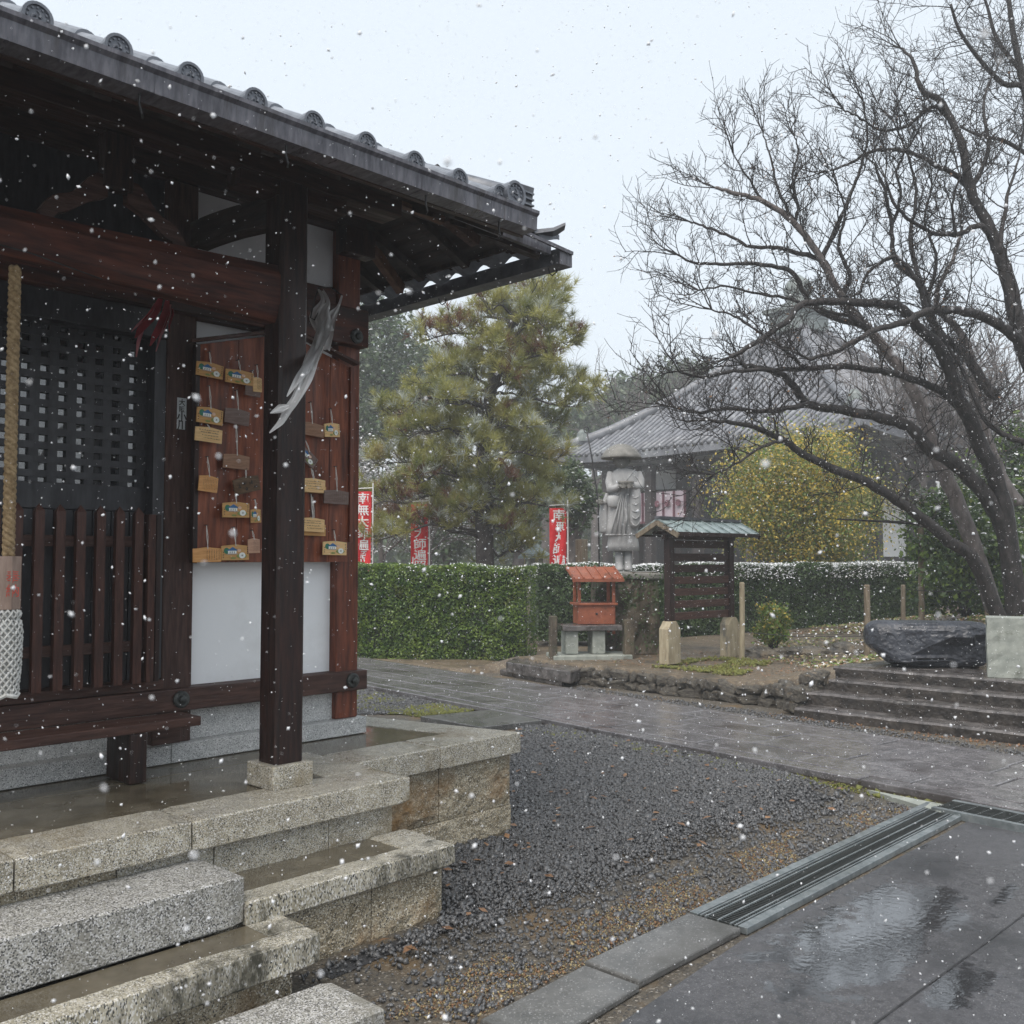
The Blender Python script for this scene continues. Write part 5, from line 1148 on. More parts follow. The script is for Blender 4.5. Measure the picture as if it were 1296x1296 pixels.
part('hanging_cloth', MB().loft([(X_(235),-.02,Z_(925),.060,.03),(X_(232),-.02,Z_(900),.075,.045),(X_(235),-.02,Z_(760),.070,.05),(X_(240),-.02,Z_(660),.05,.045),(X_(262),0,Z_(600),.03,.03)], 16), M['statue'], su, local=True, smooth=True)
part('staff', MB().tube([(X_(188),-.12,Z_(1262)), (X_(180),-.12,Z_(630)), (X_(120),-.12,Z_(200)), (X_(78),-.12,Z_(-20))], .011, 8), M['black_metal'], su, local=True, smooth=True)
part('staff_ring', MB().tube([(X_(72)+.035*math.cos(2*PI*i/14), -.12, Z_(-45)+.045*math.sin(2*PI*i/14)) for i in range(15)], .007, 6), M['black_metal'], su, local=True, smooth=True)

# ---- black rock and squared stone
import bmesh
_rr = random.Random(4); PLN = []
for _i in range(26):
    _n = Vector((_rr.gauss(0,1), _rr.gauss(0,1), _rr.gauss(0,.8))).normalized(); PLN.append((_n, (abs(_n.x)*.60+abs(_n.y)*.27+abs(_n.z)*.25)*_rr.uniform(.78,.93)))
def facet_rock(name, pts_fn, m, label, cat, base, rz=0, n=5):
    bm = bmesh.new(); bmesh.ops.create_icosphere(bm, subdivisions=n, radius=1)
    vs = [pts_fn(v.co.copy()) for v in bm.verts]; fs = [tuple(v.index for v in f.verts) for f in bm.faces]; bm.free()
    o = MB().add(vs, fs); me = o.mesh(name, M[m]); ob_ = bpy.data.objects.new(name, me); COL.objects.link(ob_); ob_.location = base; ob_.rotation_euler = (0, 0, rz)
    return setp(ob_, label, cat)
rk = atz(1180, 846, .447)
def rf_(v):
    d = v.normalized(); s = Vector((abs(d.x)**.36*(1 if d.x > 0 else -1), abs(d.y)**.7*(1 if d.y > 0 else -1), abs(d.z)**.36*(1 if d.z > 0 else -1)))
    x, y, z = s.x*.63, s.y*.30, .26+s.z*.26
    if x < -.28: z = z if z > .30 else z + (.20)*smooth((-x-.28)/.36)*(1-z/.45); 
    # slanting broken face along the lower right
    cut = .07+.30*smooth((x+.25)/.8)
    if y < 0 and z < cut: y += .13*(1-.35*z/cut)
    n = mn.noise(Vector((x*2.4, y*2.4, z*2.4))+Vector((4, 0, 0))); n2 = abs(mn.noise(Vector((x*8, y*8, z*8))))
    n3 = abs(mn.noise(Vector((x*19, y*19, z*19))))
    k = 1 if (z < cut) else .4
    o_ = Vector((x+.04*n, y*(1+.10*n), min(z, .50)))-Vector((0, 0, .26))
    for n_, d_ in PLN:
        e_ = o_.dot(n_)-d_
        if e_ > 0 and n_.z < .75: o_ -= n_*e_*.92
    return o_+Vector((0, .035*n2*k+.014*n3, .26+.008*n3))
facet_rock('black_rock', rf_, 'black_rock', 'large wet black boulder with a flat top lying on the stair landing', 'rock', (rk.x+.15, rk.y+.12, .43), -math.radians(60), 5)
cs_ = atz(1250, 857, .447)
cs = thing('squared_stone', 'pale grey-green squared stone block at the right edge beside the black rock', 'stone block', (cs_.x, cs_.y, .447), rz=-math.radians(71))
P_ = [[None]*13 for _ in range(13)]
mb = MB(); 
for side in range(4):
    q = [(-.0,0),(.95,0),(.95,.42),(-.0,.42)]; a_, b_ = q[side], q[(side+1) % 4]
    mb.sheet([[(a_[0]+(b_[0]-a_[0])*i/12+.008*mn.noise((i*.7,k*.6,side)), a_[1]+(b_[1]-a_[1])*i/12+.010*mn.noise((i*.9,k*.8,side+3)), .58*k/10) for k in range(11)] for i in range(13)][::1])
mb.add([(0,0,.58),(.95,0,.58),(.95,.42,.58),(0,.42,.58)], [(0,1,2,3)])
part('block', mb, M['cut_stone'], cs, local=True)

# ---- stakes, prop, wire
def stake(px, ytop, ybot, d, w, label, m='stake'):
    t = atd(px, ytop, d); b_ = atd(px+random.uniform(-1,1), ybot, d); b_.z = min(b_.z, th(b_.x, b_.y)); r = w*d/FPX/2
    return single('wooden_stake', MB().tube([b_, (b_+t)/2+Vector((.008,0,0)), t, t+Vector((0,0,.012))], [r, r*.97, r*.95, r*.6], 10), M[m], label, 'stake', 'wooden stakes on the terrace', base=tuple(b_), smooth=False)
stake(939, 738, 836, 13.1, 7, 'tall stake standing close to the right post of the roofed board', 'pole_stub')
stake(1097, 741, 835, 13.1, 8, 'pale stake at the left end of the black rock')
stake(1143, 741, 800, 14.2, 6, 'thin stake behind the middle of the black rock')
stake(1249, 741, 800, 14.2, 6, 'thin stake behind the squared stone')
pr_ = thing('tree_prop', 'weathered wooden prop post with a cross bar holding up the lowest cherry limb', 'tree prop', tuple(atd(1166, 758, 14.9)))
t, b_ = atd(1165, 652, 14.9), atd(1166, 760, 14.9); b_.z = min(b_.z, th(b_.x, b_.y))
part('post', MB().tube([b_, t], .045, 10), M['stake'], pr_); part('cross_bar', MB().tube([atd(1060, 657, 14.2), atd(1120, 660, 14.6), atd(1182, 664, 15.0)], [.012,.02,.028], 8), M['bark'], pr_)
part('cleat', MB().box(t.x-.1, t.y-.03, t.z-.08, t.x+.1, t.y+.03, t.z), M['stake'], pr_)
single('fence_wire', MB().tube([atd(1143,746,14.2), atd(1195,749,14.2), atd(1249,745,14.2)], .006, 5), M['black_metal'], 'thin black cord strung between the two stakes behind the rock', 'cord')
single('fence_wire', MB().tube([atd(940,800,13.1), atd(1010,806,13.0), atd(1097,805,13.1)], .005, 5), M['black_metal'], 'thin black cord strung between the pale stake and the tall stake', 'cord')
for (x, y, r, lab, sd) in ((1068, 812, (.24,.2,.14), 'rounded fieldstone in the grass left of the pale stake', 2), (1012, 826, (.5,.14,.10), 'long low kerb stone at the foot of the bushes', 5), (960, 822, (.24,.16,.12), 'dark fieldstone under the small clipped shrub', 8)):
    p = atd(x, y, 13.6); rm = rock_mesh('fieldstone', r, sd, None, 3); o = bpy.data.objects.new('fieldstone', rm.mesh('fieldstone', M['wall_stone'])); COL.objects.link(o); o.location = (p.x, p.y, th(p.x, p.y)+.02); o.rotation_euler = (0, 0, -.8); setp(o, lab, 'stone')

# ================================================================== BANNERS
def banner(px, ytop, ybot, d, w, label, lean=0.0, wave=0.0):
    t = atd(px, ytop, d); zb = 1.6-(ybot-708)/FPX*d; H_ = 1.75; W_ = .45*w
    b_ = thing('red_banner', label, 'banner', (t.x, t.y, .1), 'red temple banners behind the hedge', rz=-math.radians(46))
    top = t.z; hgt = min(H_, top-.3)
    P_ = [[(-W_/2+W_*i/8, .05*math.sin(i*1.1+k*.6+wave)*(.3+k/12)+lean*k/12, top-.1-hgt*k/12) for k in range(13)] for i in range(9)]
    part('cloth', MB().sheet(P_), M['red_banner'], b_, local=True, smooth=True)
    part('pole', MB().tube([(W_/2+.03,0,0),(W_/2+.03,0,top+.06)], .012, 8), M['white_cloth'], b_, local=True)
    part('top_rod', MB().tube([(-W_/2,0,top-.05),(W_/2+.04,0,top-.03)], .009, 6), M['white_cloth'], b_, local=True)
    for k in range(6): part('tie_loop', MB().box(W_/2-.005,-.012,top-.2-hgt*.85*k/5,W_/2+.04,.012,top-.17-hgt*.85*k/5), M['white_cloth'], b_, local=True)
    hd_ = '南無大師遍照金剛'; n = len(hd_)
    for k, ch in enumerate(hd_):
        me = glyph(ch, M['white_cloth'], .012); o = bpy.data.objects.new('character', me); COL.objects.link(o); o.parent = b_
        kk = 12*(k+.6)/n; o.location = (.02, .05*math.sin(4.4+kk*.6+wave)*(.3+kk/12)+lean*kk/12-.022, top-.1-hgt*(k+.6)/n); o.rotation_euler = (PI/2, 0, 0); s_ = hgt/n*1.02; o.scale = (s_*1.15, s_, s_*.5)
    part('side_writing', MB().box(-W_/2+.035,-.055,top-.1-hgt*.97,-W_/2+.06,-.045,top-.1-hgt*.6), M['white_cloth'], b_, local=True)
banner(706, 643, 715, 19.0, .72, 'red banner with white characters standing left of the monk statue', wave=1)
banner(531, 638, 715, 19.5, .75, 'red banner with white characters half hidden under the pine, middle one', wave=2.2)
banner(458, 622, 715, 18.5, .80, 'red banner with white characters close to the hall corner post, leftmost one', wave=4)
tb = atd(736, 698, 19.5); 
single('wooden_sign', MB().box(tb.x-.09, tb.y-.09, .2, tb.x+.09, tb.y+.09, 2.0), M['stake'], 'pale wooden marker post behind the hedge between red banner and statue', 'marker post', bevel=.01)
p = atd(678, 690, 22)
ln = thing('stone_lantern', 'small pale stone lantern behind the hedge left of the red banner', 'lantern', (p.x, p.y, .1))
part('base', MB().loft([(p.x,p.y,.1,.28,.28),(p.x,p.y,.35,.24,.24)], 6), M['cut_stone'], ln); part('shaft', MB().loft([(p.x,p.y,.35,.12,.12),(p.x,p.y,1.15,.12,.12)], 12), M['cut_stone'], ln)
part('light_box', MB().loft([(p.x,p.y,1.15,.25,.25),(p.x,p.y,1.25,.25,.25),(p.x,p.y,1.26,.17,.17),(p.x,p.y,1.62,.17,.17)], 6), M['cut_stone'], ln)
part('cap', MB().loft([(p.x,p.y,1.62,.42,.42),(p.x,p.y,1.68,.40,.40),(p.x,p.y,1.85,.14,.14),(p.x,p.y,1.95,.05,.05)], 6), M['verdigris'], ln)

# ================================================================== HEDGES AND SHRUBS
def hedge(name, line, width, z0f, z1, label, cat, nleaf, size, mats, snow=0, side=1):
    """line: list of (x,y) along the front foot; body lies behind it"""
    L = [Vector((x, y, 0)) for x, y in line]; segs = []
    t = thing(name, label, cat, (L[0].x, L[0].y, z0f)); off_ = LOC[t.name][0]
    tot = sum((b-a).length for a, b in zip(L, L[1:])); P_ = []; Sn = []
    core = MB()
    for a, b in zip(L, L[1:]):
        d = (b-a).normalized(); nrm = Vector((-d.y, d.x, 0))*side; ln_ = (b-a).length
        q = [a+nrm*.10, b+nrm*.10, b+nrm*(width-.10), a+nrm*(width-.10)]
        q = [p + (d*.12 if k_ in ((0, 3) if side > 0 else (0, 3)) else -d*.12) for k_, p in enumerate(q)]
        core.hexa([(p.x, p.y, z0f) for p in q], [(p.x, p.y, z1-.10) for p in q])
        n = int(nleaf*ln_/tot); u = rng.random(n); kind = rng.random(n)
        top = kind < .30; endc = (kind > .93)
        zz = np.where(top, z1, z0f+(z1-z0f)*rng.random(n)); vv = np.where(top | endc, width*rng.random(n), 0.0); uu = np.where(endc, np.where(rng.random(n) < .5, 0, 1), u)
        bul = np.array([.10*mn.noise((x*ln_*1.5, z*1.8, a.x)) + .03*mn.noise((x*ln_*5, z*5, 3)) for x, z in zip(uu, zz)])
        dep = np.abs(rng.normal(size=n))*.05
        px_ = a.x+d.x*uu*ln_+nrm.x*(vv+(dep-bul)*(~top)); py_ = a.y+d.y*uu*ln_+nrm.y*(vv+(dep-bul)*(~top)); pz_ = zz - np.where(top, dep*.8-bul*.8, 0)
        rnd = np.where((~top) & (zz > z1-.12), (zz-(z1-.12))*.5, 0); px_ += nrm.x*rnd; py_ += nrm.y*rnd
        P_.append(np.column_stack((px_, py_, pz_)))
        if snow:
            m = int(snow*ln_/tot); u2 = rng.random(m); v2 = width*rng.random(m)**1.2; nz = np.array([mn.noise((x*ln_*1.2, y*3, 8)) for x, y in zip(u2, v2)])
            k = nz > -.15; u2, v2 = u2[k], v2[k]; v2 = np.where(rng.random(len(u2)) < .40, -.02-.04*rng.random(len(u2)), v2); bb = np.array([.07*mn.noise((x*ln_*1.5, 1.5*1.8, a.x)) for x in u2]); Sn.append(np.column_stack((a.x+d.x*u2*ln_+nrm.x*v2, a.y+d.y*u2*ln_+nrm.y*v2, z1+bb*.8+.03*rng.random(len(u2))-np.where(v2 < 0, .28*rng.random(len(u2))**1.8, 0))))
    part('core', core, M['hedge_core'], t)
    P_ = np.concatenate(P_)-np.array(off_); idx = (rng.random(len(P_)) < .3).astype(int)
    V, F = leaves(P_, size); npobj('foliage', npmesh('foliage', V, F, [M[m] for m in mats], idx), t, kind='stuff')
    if Sn:
        Sn = np.concatenate(Sn)-np.array(off_); V, F = leaves(Sn, size*.75, 1.0); npobj('snow', npmesh('snow', V, F, M['snow']), t, kind='stuff')
    return t
h1 = [atd(392, 806, 15.7), atd(450, 818, 15.4), atd(664, 826, 14.9)]
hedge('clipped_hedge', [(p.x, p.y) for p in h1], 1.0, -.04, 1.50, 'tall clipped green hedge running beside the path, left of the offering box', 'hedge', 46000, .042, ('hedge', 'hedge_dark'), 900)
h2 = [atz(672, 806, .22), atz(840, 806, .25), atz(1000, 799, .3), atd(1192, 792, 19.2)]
hedge('clipped_hedge', [(p.x, p.y) for p in h2], 1.0, .15, 1.50, 'dark clipped hedge with snow on top running behind the statue and roofed board', 'hedge', 56000, .050, ('hedge_dark', 'hedge_dark'), 12000)  # both leaf colours dark: this hedge's shadow is put into its foliage colour
# leaves of the second hedge's end standing beside first
def bush(name, c, r, n, size, mats, label, cat, snow=0, probs=(.7, .3), group=None, stems=5, clumps=60, z0=None, shell=.55, csize=.28):
    z0 = th(c.x, c.y) if z0 is None else z0
    t = thing(name, label, cat, (c.x, c.y, z0), group)
    cc = rng.normal(size=(clumps, 3)); cc /= np.linalg.norm(cc, axis=1)[:, None]; cc *= (shell+(1-shell)*rng.random(clumps))[:, None]
    rr = np.array(r)*(1-csize*.6); C_ = cc*rr + np.array([0, 0, c.z-z0])
    k = rng.integers(0, clumps, n); off_ = rng.normal(size=(n, 3))*csize*np.array(r)*.55*(.6+.8*rng.random(clumps))[k][:, None]
    P_ = C_[k]+off_; P_ = P_[P_[:, 2] > .02]; cm = rng.random(clumps)
    kk = k[:len(P_)]
    idx = np.searchsorted(np.cumsum(probs), rng.random(len(P_))).clip(0, len(mats)-1)
    if 'yellow_leaf' in mats and len(mats) > 2: hi_ = (P_[:, 2]-(c.z-z0))/r[2]; idx = np.where(rng.random(len(P_)) < (.04+.34*(cm[kk] > .5)+.10*(hi_ > .1))*(1 if r[0] > 1 else .25), mats.index('yellow_leaf'), np.where(idx == mats.index('yellow_leaf'), 0, idx))
    V, F = leaves(P_, size); npobj('foliage', npmesh('foliage', V, F, [M[m] for m in mats], idx), t, kind='stuff')
    for i in range(stems):
        a_ = 2*PI*i/stems; e = Vector((math.cos(a_)*r[0]*.5, math.sin(a_)*r[1]*.5, (c.z-z0)+r[2]*.4))
        part('stem', MB().tube([(0.03*math.cos(a_),.03*math.sin(a_),0), (e.x*.4, e.y*.4, e.z*.5), tuple(e)], [.03, .022, .008], 6), M['bark'], t, local=True)
    if snow:
        Q = P_[P_[:, 2] > (c.z-z0)+r[2]*.1]; Q = Q[rng.permutation(len(Q))[:snow]]+np.array([0, 0, size*.4]); V, F = leaves(Q, size*.8, 1.5); npobj('snow', npmesh('snow', V, F, M['snow']), t, kind='stuff')
    return t
bush('clipped_shrub', atd(978, 790, 13.9), (.30,.30,.34), 3800, .042, ('hedge','olive_leaf','yellow_leaf'), 'small rounded green and yellowish shrub right of the roofed board', 'shrub', probs=(.55,.35,.10), clumps=30)
bush('yellow_bush', atd(1012, 640, 20.5), (2.05,1.9,1.75), 66000, .060, ('olive_leaf','yellow_leaf','hedge'), 'big rounded bush full of yellow leaves in front of the temple', 'bush', probs=(.48,.12,.40), clumps=150, z0=.3, snow=2600, csize=.27, shell=.42)
bush('evergreen_shrub', atd(1222, 700, 15.2), (1.15,1.0,1.15), 15000, .085, ('hedge_dark','hedge'), 'dark glossy evergreen shrub around the foot of the bare cherry', 'shrub', snow=900, clumps=80, csize=.24)
bush('evergreen_shrub', atd(1300, 640, 17.5), (1.3,1.2,1.6), 9000, .10, ('hedge_dark','hedge','far_leaf'), 'pale snow-dusted evergreen shrub behind the cherry trunk at the right edge', 'shrub', snow=1500, clumps=70, probs=(.3,.3,.4), z0=.6)

# ================================================================== TREES
def rv(): return Vector((random.gauss(0,1), random.gauss(0,1), random.gauss(0,1))).normalized()
class TW:
    def __init__(s, n=3): s.V = []; s.F = []; s.n = n
    def tube(s, pts, r0, r1):
        n = s.n; m = len(pts); d0 = (pts[-1]-pts[0]).normalized(); a = d0.orthogonal().normalized(); b = d0.cross(a); base = len(s.V)
        cs2 = [(math.cos(2*PI*k/n), math.sin(2*PI*k/n)) for k in range(n)]
        for i, p in enumerate(pts):
            r = r0+(r1-r0)*i/(m-1)
            for c_, s_ in cs2: s.V.append((p.x+(a.x*c_+b.x*s_)*r, p.y+(a.y*c_+b.y*s_)*r, p.z+(a.z*c_+b.z*s_)*r))
        for i in range(m-1):
            for k in range(n): s.F.append((base+i*n+k, base+i*n+(k+1) % n, base+(i+1)*n+(k+1) % n, base+(i+1)*n+k))
def grow(tw, p, d, L, r, lvl, up=.25, wig=.22, spawn=(6, 4, 3), ratio=.5, tips=None, spread=.9):
    seg = 5 if lvl == 0 else (4 if lvl == 1 else 3); pts = [p]; q = p.copy(); dd = d.copy()
    for i in range(seg):
        dd = (dd+rv()*wig+Vector((0,0,up*.3))).normalized(); q = q+dd*(L/seg); pts.append(q.copy())
    tw.tube(pts, r, max(r*.35, .0028))
    if tips is not None and lvl >= len(spawn)-1: tips.append((q.copy(), dd.copy()))
    if lvl >= len(spawn): return
    n = spawn[lvl]
    for k in range(n):
        f = .2+.8*(k+random.random())/n; i = min(seg-1, int(f*seg)); c = pts[i].lerp(pts[i+1], f*seg-i)
        ax = (pts[i+1]-pts[i]).normalized(); s_ = rv(); s_ = (s_-ax*s_.dot(ax)).normalized()
        nd = (ax*(1-.35*spread)+s_*spread+Vector((0,0,up))).normalized()
        grow(tw, c, nd, L*ratio*random.uniform(.7,1.25), max(r*.55, .0036), lvl+1, up, wig*1.1, spawn, ratio, tips, spread)
def catmull(c, n=5):
    out = []
    for i in range(len(c)-1):
        p0, p1, p2, p3 = c[max(0,i-1)], c[i], c[i+1], c[min(len(c)-1,i+2)]
        for k in range(n):
            u = k/n; out.append(.5*((2*p1)+(p2-p0)*u+(2*p0-5*p1+4*p2-p3)*u*u+(3*p1-p0-3*p2+p3)*u**3))
    out.append(c[-1]); return out
# --- the big bare cherry at the right: limbs traced point by point
CH = [ # (pixels, depth at start, depth at end, width px start, end)
 ([(1268,745),(1235,712),(1200,685),(1160,650),(1100,612),(1050,592),(1015,574),(990,556),(960,543),(930,535),(903,533)], 13.6, 12.0, 20, 4),
 ([(1285,745),(1275,690),(1250,632),(1212,590),(1175,568),(1150,540),(1105,526),(1060,518),(1023,511),(997,480),(970,468),(940,462)], 13.8, 13.0, 25, 6),
 ([(1290,740),(1270,640),(1240,560),(1225,525),(1212,500),(1197,455),(1180,430),(1160,412),(1137,388),(1083,383),(1019,384),(997,405),(962,430),(925,452)], 13.8, 12.2, 25, 5),
 ([(1262,740),(1215,645),(1185,575),(1169,526),(1150,485),(1126,449),(1096,414),(1066,376),(1040,329),(1005,281),(965,255),(932,245),(905,238)], 14.2, 14.6, 22, 4),
 ([(1262,500),(1250,492),(1225,453),(1195,427),(1181,409),(1165,361),(1133,329),(1128,285),(1120,240),(1105,205)], 13.9, 14.8, 15, 3),
 ([(1330,520),(1296,440),(1280,370),(1265,320),(1250,285),(1229,241),(1217,181),(1193,132),(1165,112),(1157,80),(1140,60)], 13.5, 14.5, 24, 3),
 ([(1320,470),(1290,430),(1254,405),(1213,393),(1173,395),(1141,409),(1101,421),(1057,445),(1022,455)], 13.2, 12.2, 17, 4),
 ([(1230,540),(1199,500),(1152,479),(1105,468),(1060,464),(1019,466),(980,468),(929,470),(890,478),(860,470)], 13.9, 12.5, 12, 3),
 ([(1110,430),(1096,414),(1050,400),(1022,378),(1003,345),(970,336),(940,333),(905,334),(876,333),(858,322)], 14.4, 14.0, 10, 2.5),
 ([(1052,350),(1040,329),(1010,320),(985,313),(950,312),(925,300),(895,288),(872,280)], 14.5, 15, 8, 2.5),
 ([(1254,300),(1240,285),(1209,297),(1170,290),(1135,262),(1120,225)], 13.8, 13.5, 9, 3),
 ([(1235,255),(1215,225),(1190,212),(1150,192),(1110,190),(1078,205),(1052,216)], 14.2, 13.6, 9, 2.5),
 ([(1200,150),(1180,135),(1150,158),(1115,165),(1090,150),(1066,138)], 14.3, 14.2, 6, 2),
 ([(1023,511),(1000,516),(960,520),(916,517),(880,522),(850,515)], 12.9, 12.2, 8, 3),
 ([(997,556),(965,566),(930,588),(905,600)], 12.2, 11.8, 5, 2),
 ([(1290,640),(1262,590),(1240,520),(1234,470),(1215,420),(1190,395),(1186,370),(1205,330),(1215,300)], 14.8, 15.5, 16, 4),
 ([(1296,560),(1262,545),(1240,520),(1220,470),(1200,440)], 13.0, 13.2, 8, 4),
 ([(1173,395),(1165,365),(1150,340),(1130,325),(1100,345),(1088,372)], 13.2, 13.0, 8, 3),
 ([(1066,376),(1075,350),(1062,310),(1070,270),(1060,235)], 14.5, 14.2, 7, 2),
 ([(1005,281),(1010,260),(1003,225),(1010,190),(1005,172)], 14.6, 14.6, 5, 1.5),
 ([(1128,285),(1140,250),(1135,215),(1150,185)], 14.7, 14.4, 5, 2),
 ([(1209,297),(1205,260),(1215,225)], 13.6, 13.4, 5, 2),
 ([(1040,329),(1058,290),(1075,250),(1088,215),(1098,175),(1092,130)], 14.5, 14.6, 7, 2),
 ([(1165,361),(1152,300),(1160,250),(1150,200),(1128,150)], 13.9, 14.2, 7, 2),
 ([(1229,241),(1250,190),(1245,130),(1262,85)], 14.3, 14.6, 7, 2),
 ([(1005,281),(985,240),(975,200),(965,168)], 14.6, 14.9, 5, 1.5),
 ([(965,255),(945,222),(928,195)], 14.6, 14.6, 4, 1.5),
 ([(1265,320),(1275,250),(1292,190)], 13.6, 14.0, 7, 2),
 ([(1096,414),(1072,400),(1040,392),(1000,378),(960,372),(920,362),(885,368)], 14.3, 13.6, 6, 2),
 ([(1193,427),(1175,380),(1185,330),(1170,280),(1180,235)], 14.2, 14.6, 7, 2),
 ([(1019,466),(990,440),(960,420),(930,400),(900,392)], 13.0, 12.8, 5, 2),
]
ct = thing('bare_cherry_tree', 'big leafless cherry tree leaning left with dark wet limbs over the terrace', 'tree', tuple(atd(1278, 745, 13.7)))
off_ = LOC[ct.name][0]; tw = TW(3)
random.seed(11)
for li, (pp, d0, d1, w0, w1) in enumerate(CH):
    n = len(pp); c = [atd(x, y, d0+(d1-d0)*i/(n-1)) for i, (x, y) in enumerate(pp)]
    if li in (0, 1, 2, 3): c[0].z = th(c[0].x, c[0].y)-.1
    sm = catmull(c, 5); m = len(sm); dm = (d0+d1)/2
    sm = [p+rv()*.012 for p in sm]
    rad = [(w0+(w1-w0)*(i/(m-1))**.8)*dm/FPX/2*(1+.10*mn.noise((i*.9, li, 0))) for i in range(m)]
    part('trunk' if li < 4 else 'limb', MB().tube(sm, rad, 10), M['bark'] if li not in (3, 15) else M['bark_grey'], ct, smooth=True)
    # side shoots
    L = sum((b-a).length for a, b in zip(sm, sm[1:])); acc = 0; nxt = L*(.34 if li < 4 else .12)
    for i in range(m-1):
        s_ = (sm[i+1]-sm[i]).length; acc += s_
        while acc > nxt:
            ax = (sm[i+1]-sm[i]).normalized(); f = nxt/L
            s2 = rv(); s2 = (s2 - ax*s2.dot(ax)); s2.z = abs(s2.z)*.9 if random.random() < .82 else -abs(s2.z)*.5; s2.normalize()
            nd = (ax*.35+s2).normalized(); Ls = random.uniform(.34,.80)*(1.05-.30*f)
            if random.random() < .18: Ls *= 1.5
            grow(tw, sm[i].copy(), nd, Ls, .013*(1.15-.5*f), 0, .24, .20, (6, 4), .46)
            nxt += random.uniform(.11, .21)
    ax = (sm[-1]-sm[-3]).normalized()
    for k in range(4): grow(tw, sm[-1].copy(), (ax+rv()*.6+Vector((0,0,.2))).normalized(), random.uniform(.5,.9), .012, 0, .2, .2, (6, 4), .5)
V = np.array(tw.V)-np.array(off_); npobj('twigs', npmesh('twigs', V, tw.F, M['bark']), ct, kind='stuff')
# a few old leaves still on the twigs
idx = rng.integers(0, len(V), 900); Vl, Fl = leaves(V[idx], .035); npobj('withered_leaves', npmesh('withered_leaves', Vl, Fl, M['dead_leaf']), ct, kind='stuff')
# --- second bare tree entering at the upper right
UR = [([(1345,330),(1320,230),(1305,150),(1292,90),(1282,40),(1275,-15)], 17, 17, 15, 5), ([(1306,170),(1296,112),(1270,106),(1242,78),(1215,40),(1203,5)], 17, 16.5, 9, 3),
      ([(1300,195),(1270,178),(1240,172),(1215,160)], 17, 16.5, 6, 2.5), ([(1292,90),(1262,50),(1250,10),(1240,-20)], 17, 17, 6, 2.5)]
t2 = thing('bare_tree', 'second leafless tree whose crown enters at the upper right corner', 'tree', tuple(atd(1345, 330, 17))); off_ = LOC[t2.name][0]; tw = TW(3)
b0 = atd(1352, 700, 17); b0.z = .5
part('trunk', MB().tube([b0, atd(1350, 500, 17), atd(1345, 330, 17)], [.18, .14, .10], 10), M['bark'], t2, smooth=True)
for li, (pp, d0, d1, w0, w1) in enumerate(UR):
    c = [atd(x, y, d0+(d1-d0)*i/(len(pp)-1)) for i, (x, y) in enumerate(pp)]; sm = catmull(c, 5); m = len(sm)
    part('limb', MB().tube(sm, [(w0+(w1-w0)*i/(m-1))*d0/FPX/2 for i in range(m)], 8), M['bark'], t2, smooth=True)
    for i in range(0, m-1):
        for _k in range(1):
            ax = (sm[i+1]-sm[i]).normalized(); s2 = rv(); s2 = (s2-ax*s2.dot(ax)).normalized(); grow(tw, sm[i].copy(), (ax*.4+s2).normalized(), random.uniform(.5,1.1), .011, 0, .25, .2, (6, 4), .5)
V = np.array(tw.V)-np.array(off_); npobj('twigs', npmesh('twigs', V, tw.F, M['bark']), t2, kind='stuff')
# --- small snowy bare tree and thin bare trees in the distance
def bare(px, yb, yt, d, label, cnt=9, m='bark_grey', group=None, snowy=False, sp=(7, 5, 4), zb=.2, wd=.45):
    b0 = atd(px, yb, d); b0.z = zb; H_ = (atd(px, yt, d).z-zb); t = thing('bare_tree', label, 'tree', tuple(b0), group); tw = TW(3)
    tp_ = Vector((random.uniform(-.3,.3), random.uniform(-.3,.3), H_*.62)); pts = catmull([Vector((0,0,-.1)), tp_*.35+Vector((.1,0,0)), tp_*.7, tp_], 4)
    part('trunk', MB().tube(pts, [max(.02, .012*H_*(1.5-1.2*i/len(pts))) for i in range(len(pts))], 8), M[m], t, local=True, smooth=True)
    for k in range(cnt):
        f = .35+.65*k/cnt; p = pts[int(f*(len(pts)-1))]; a_ = k*2.4+random.random(); grow(tw, p.copy(), Vector((math.cos(a_)*wd*1.6, math.sin(a_)*wd*1.6, .8)).normalized(), H_*random.uniform(.3,.46), .006*H_, 0, .22, .16, sp, .48)
    npobj('twigs', npmesh('twigs', tw.V, tw.F, M[m]), t, kind='stuff')
    if snowy:
        V = np.array(tw.V); V = V[rng.integers(0, len(V), 9000)]+np.array([0,0,.012]); Vl, Fl = leaves(V, .07, 1.5); npobj('snow', npmesh('snow', Vl, Fl, M['snow']), t, kind='stuff')
random.seed(5)
bare(480, 700, 500, 24, 'small leafless tree with snow on its branches, left of the pine', 12, snowy=True, wd=.9)
bare(545, 700, 520, 27, 'small snow-laden leafless tree half hidden behind the pine', 12, snowy=True, wd=.9)
for x, yt, d, lab in ((1180, 395, 33, 'thin hazy bare tree right of the temple roof, nearest the hip'), (1232, 380, 36, 'thin hazy bare tree beyond the cherry, middle of the three'), (1290, 400, 33, 'thin hazy bare tree beyond the cherry at the right edge'), (842, 455, 44, 'hazy bare tree at the left foot of the temple roof')):
    bare(x, 700, yt, d, lab, 13, zb=.3)
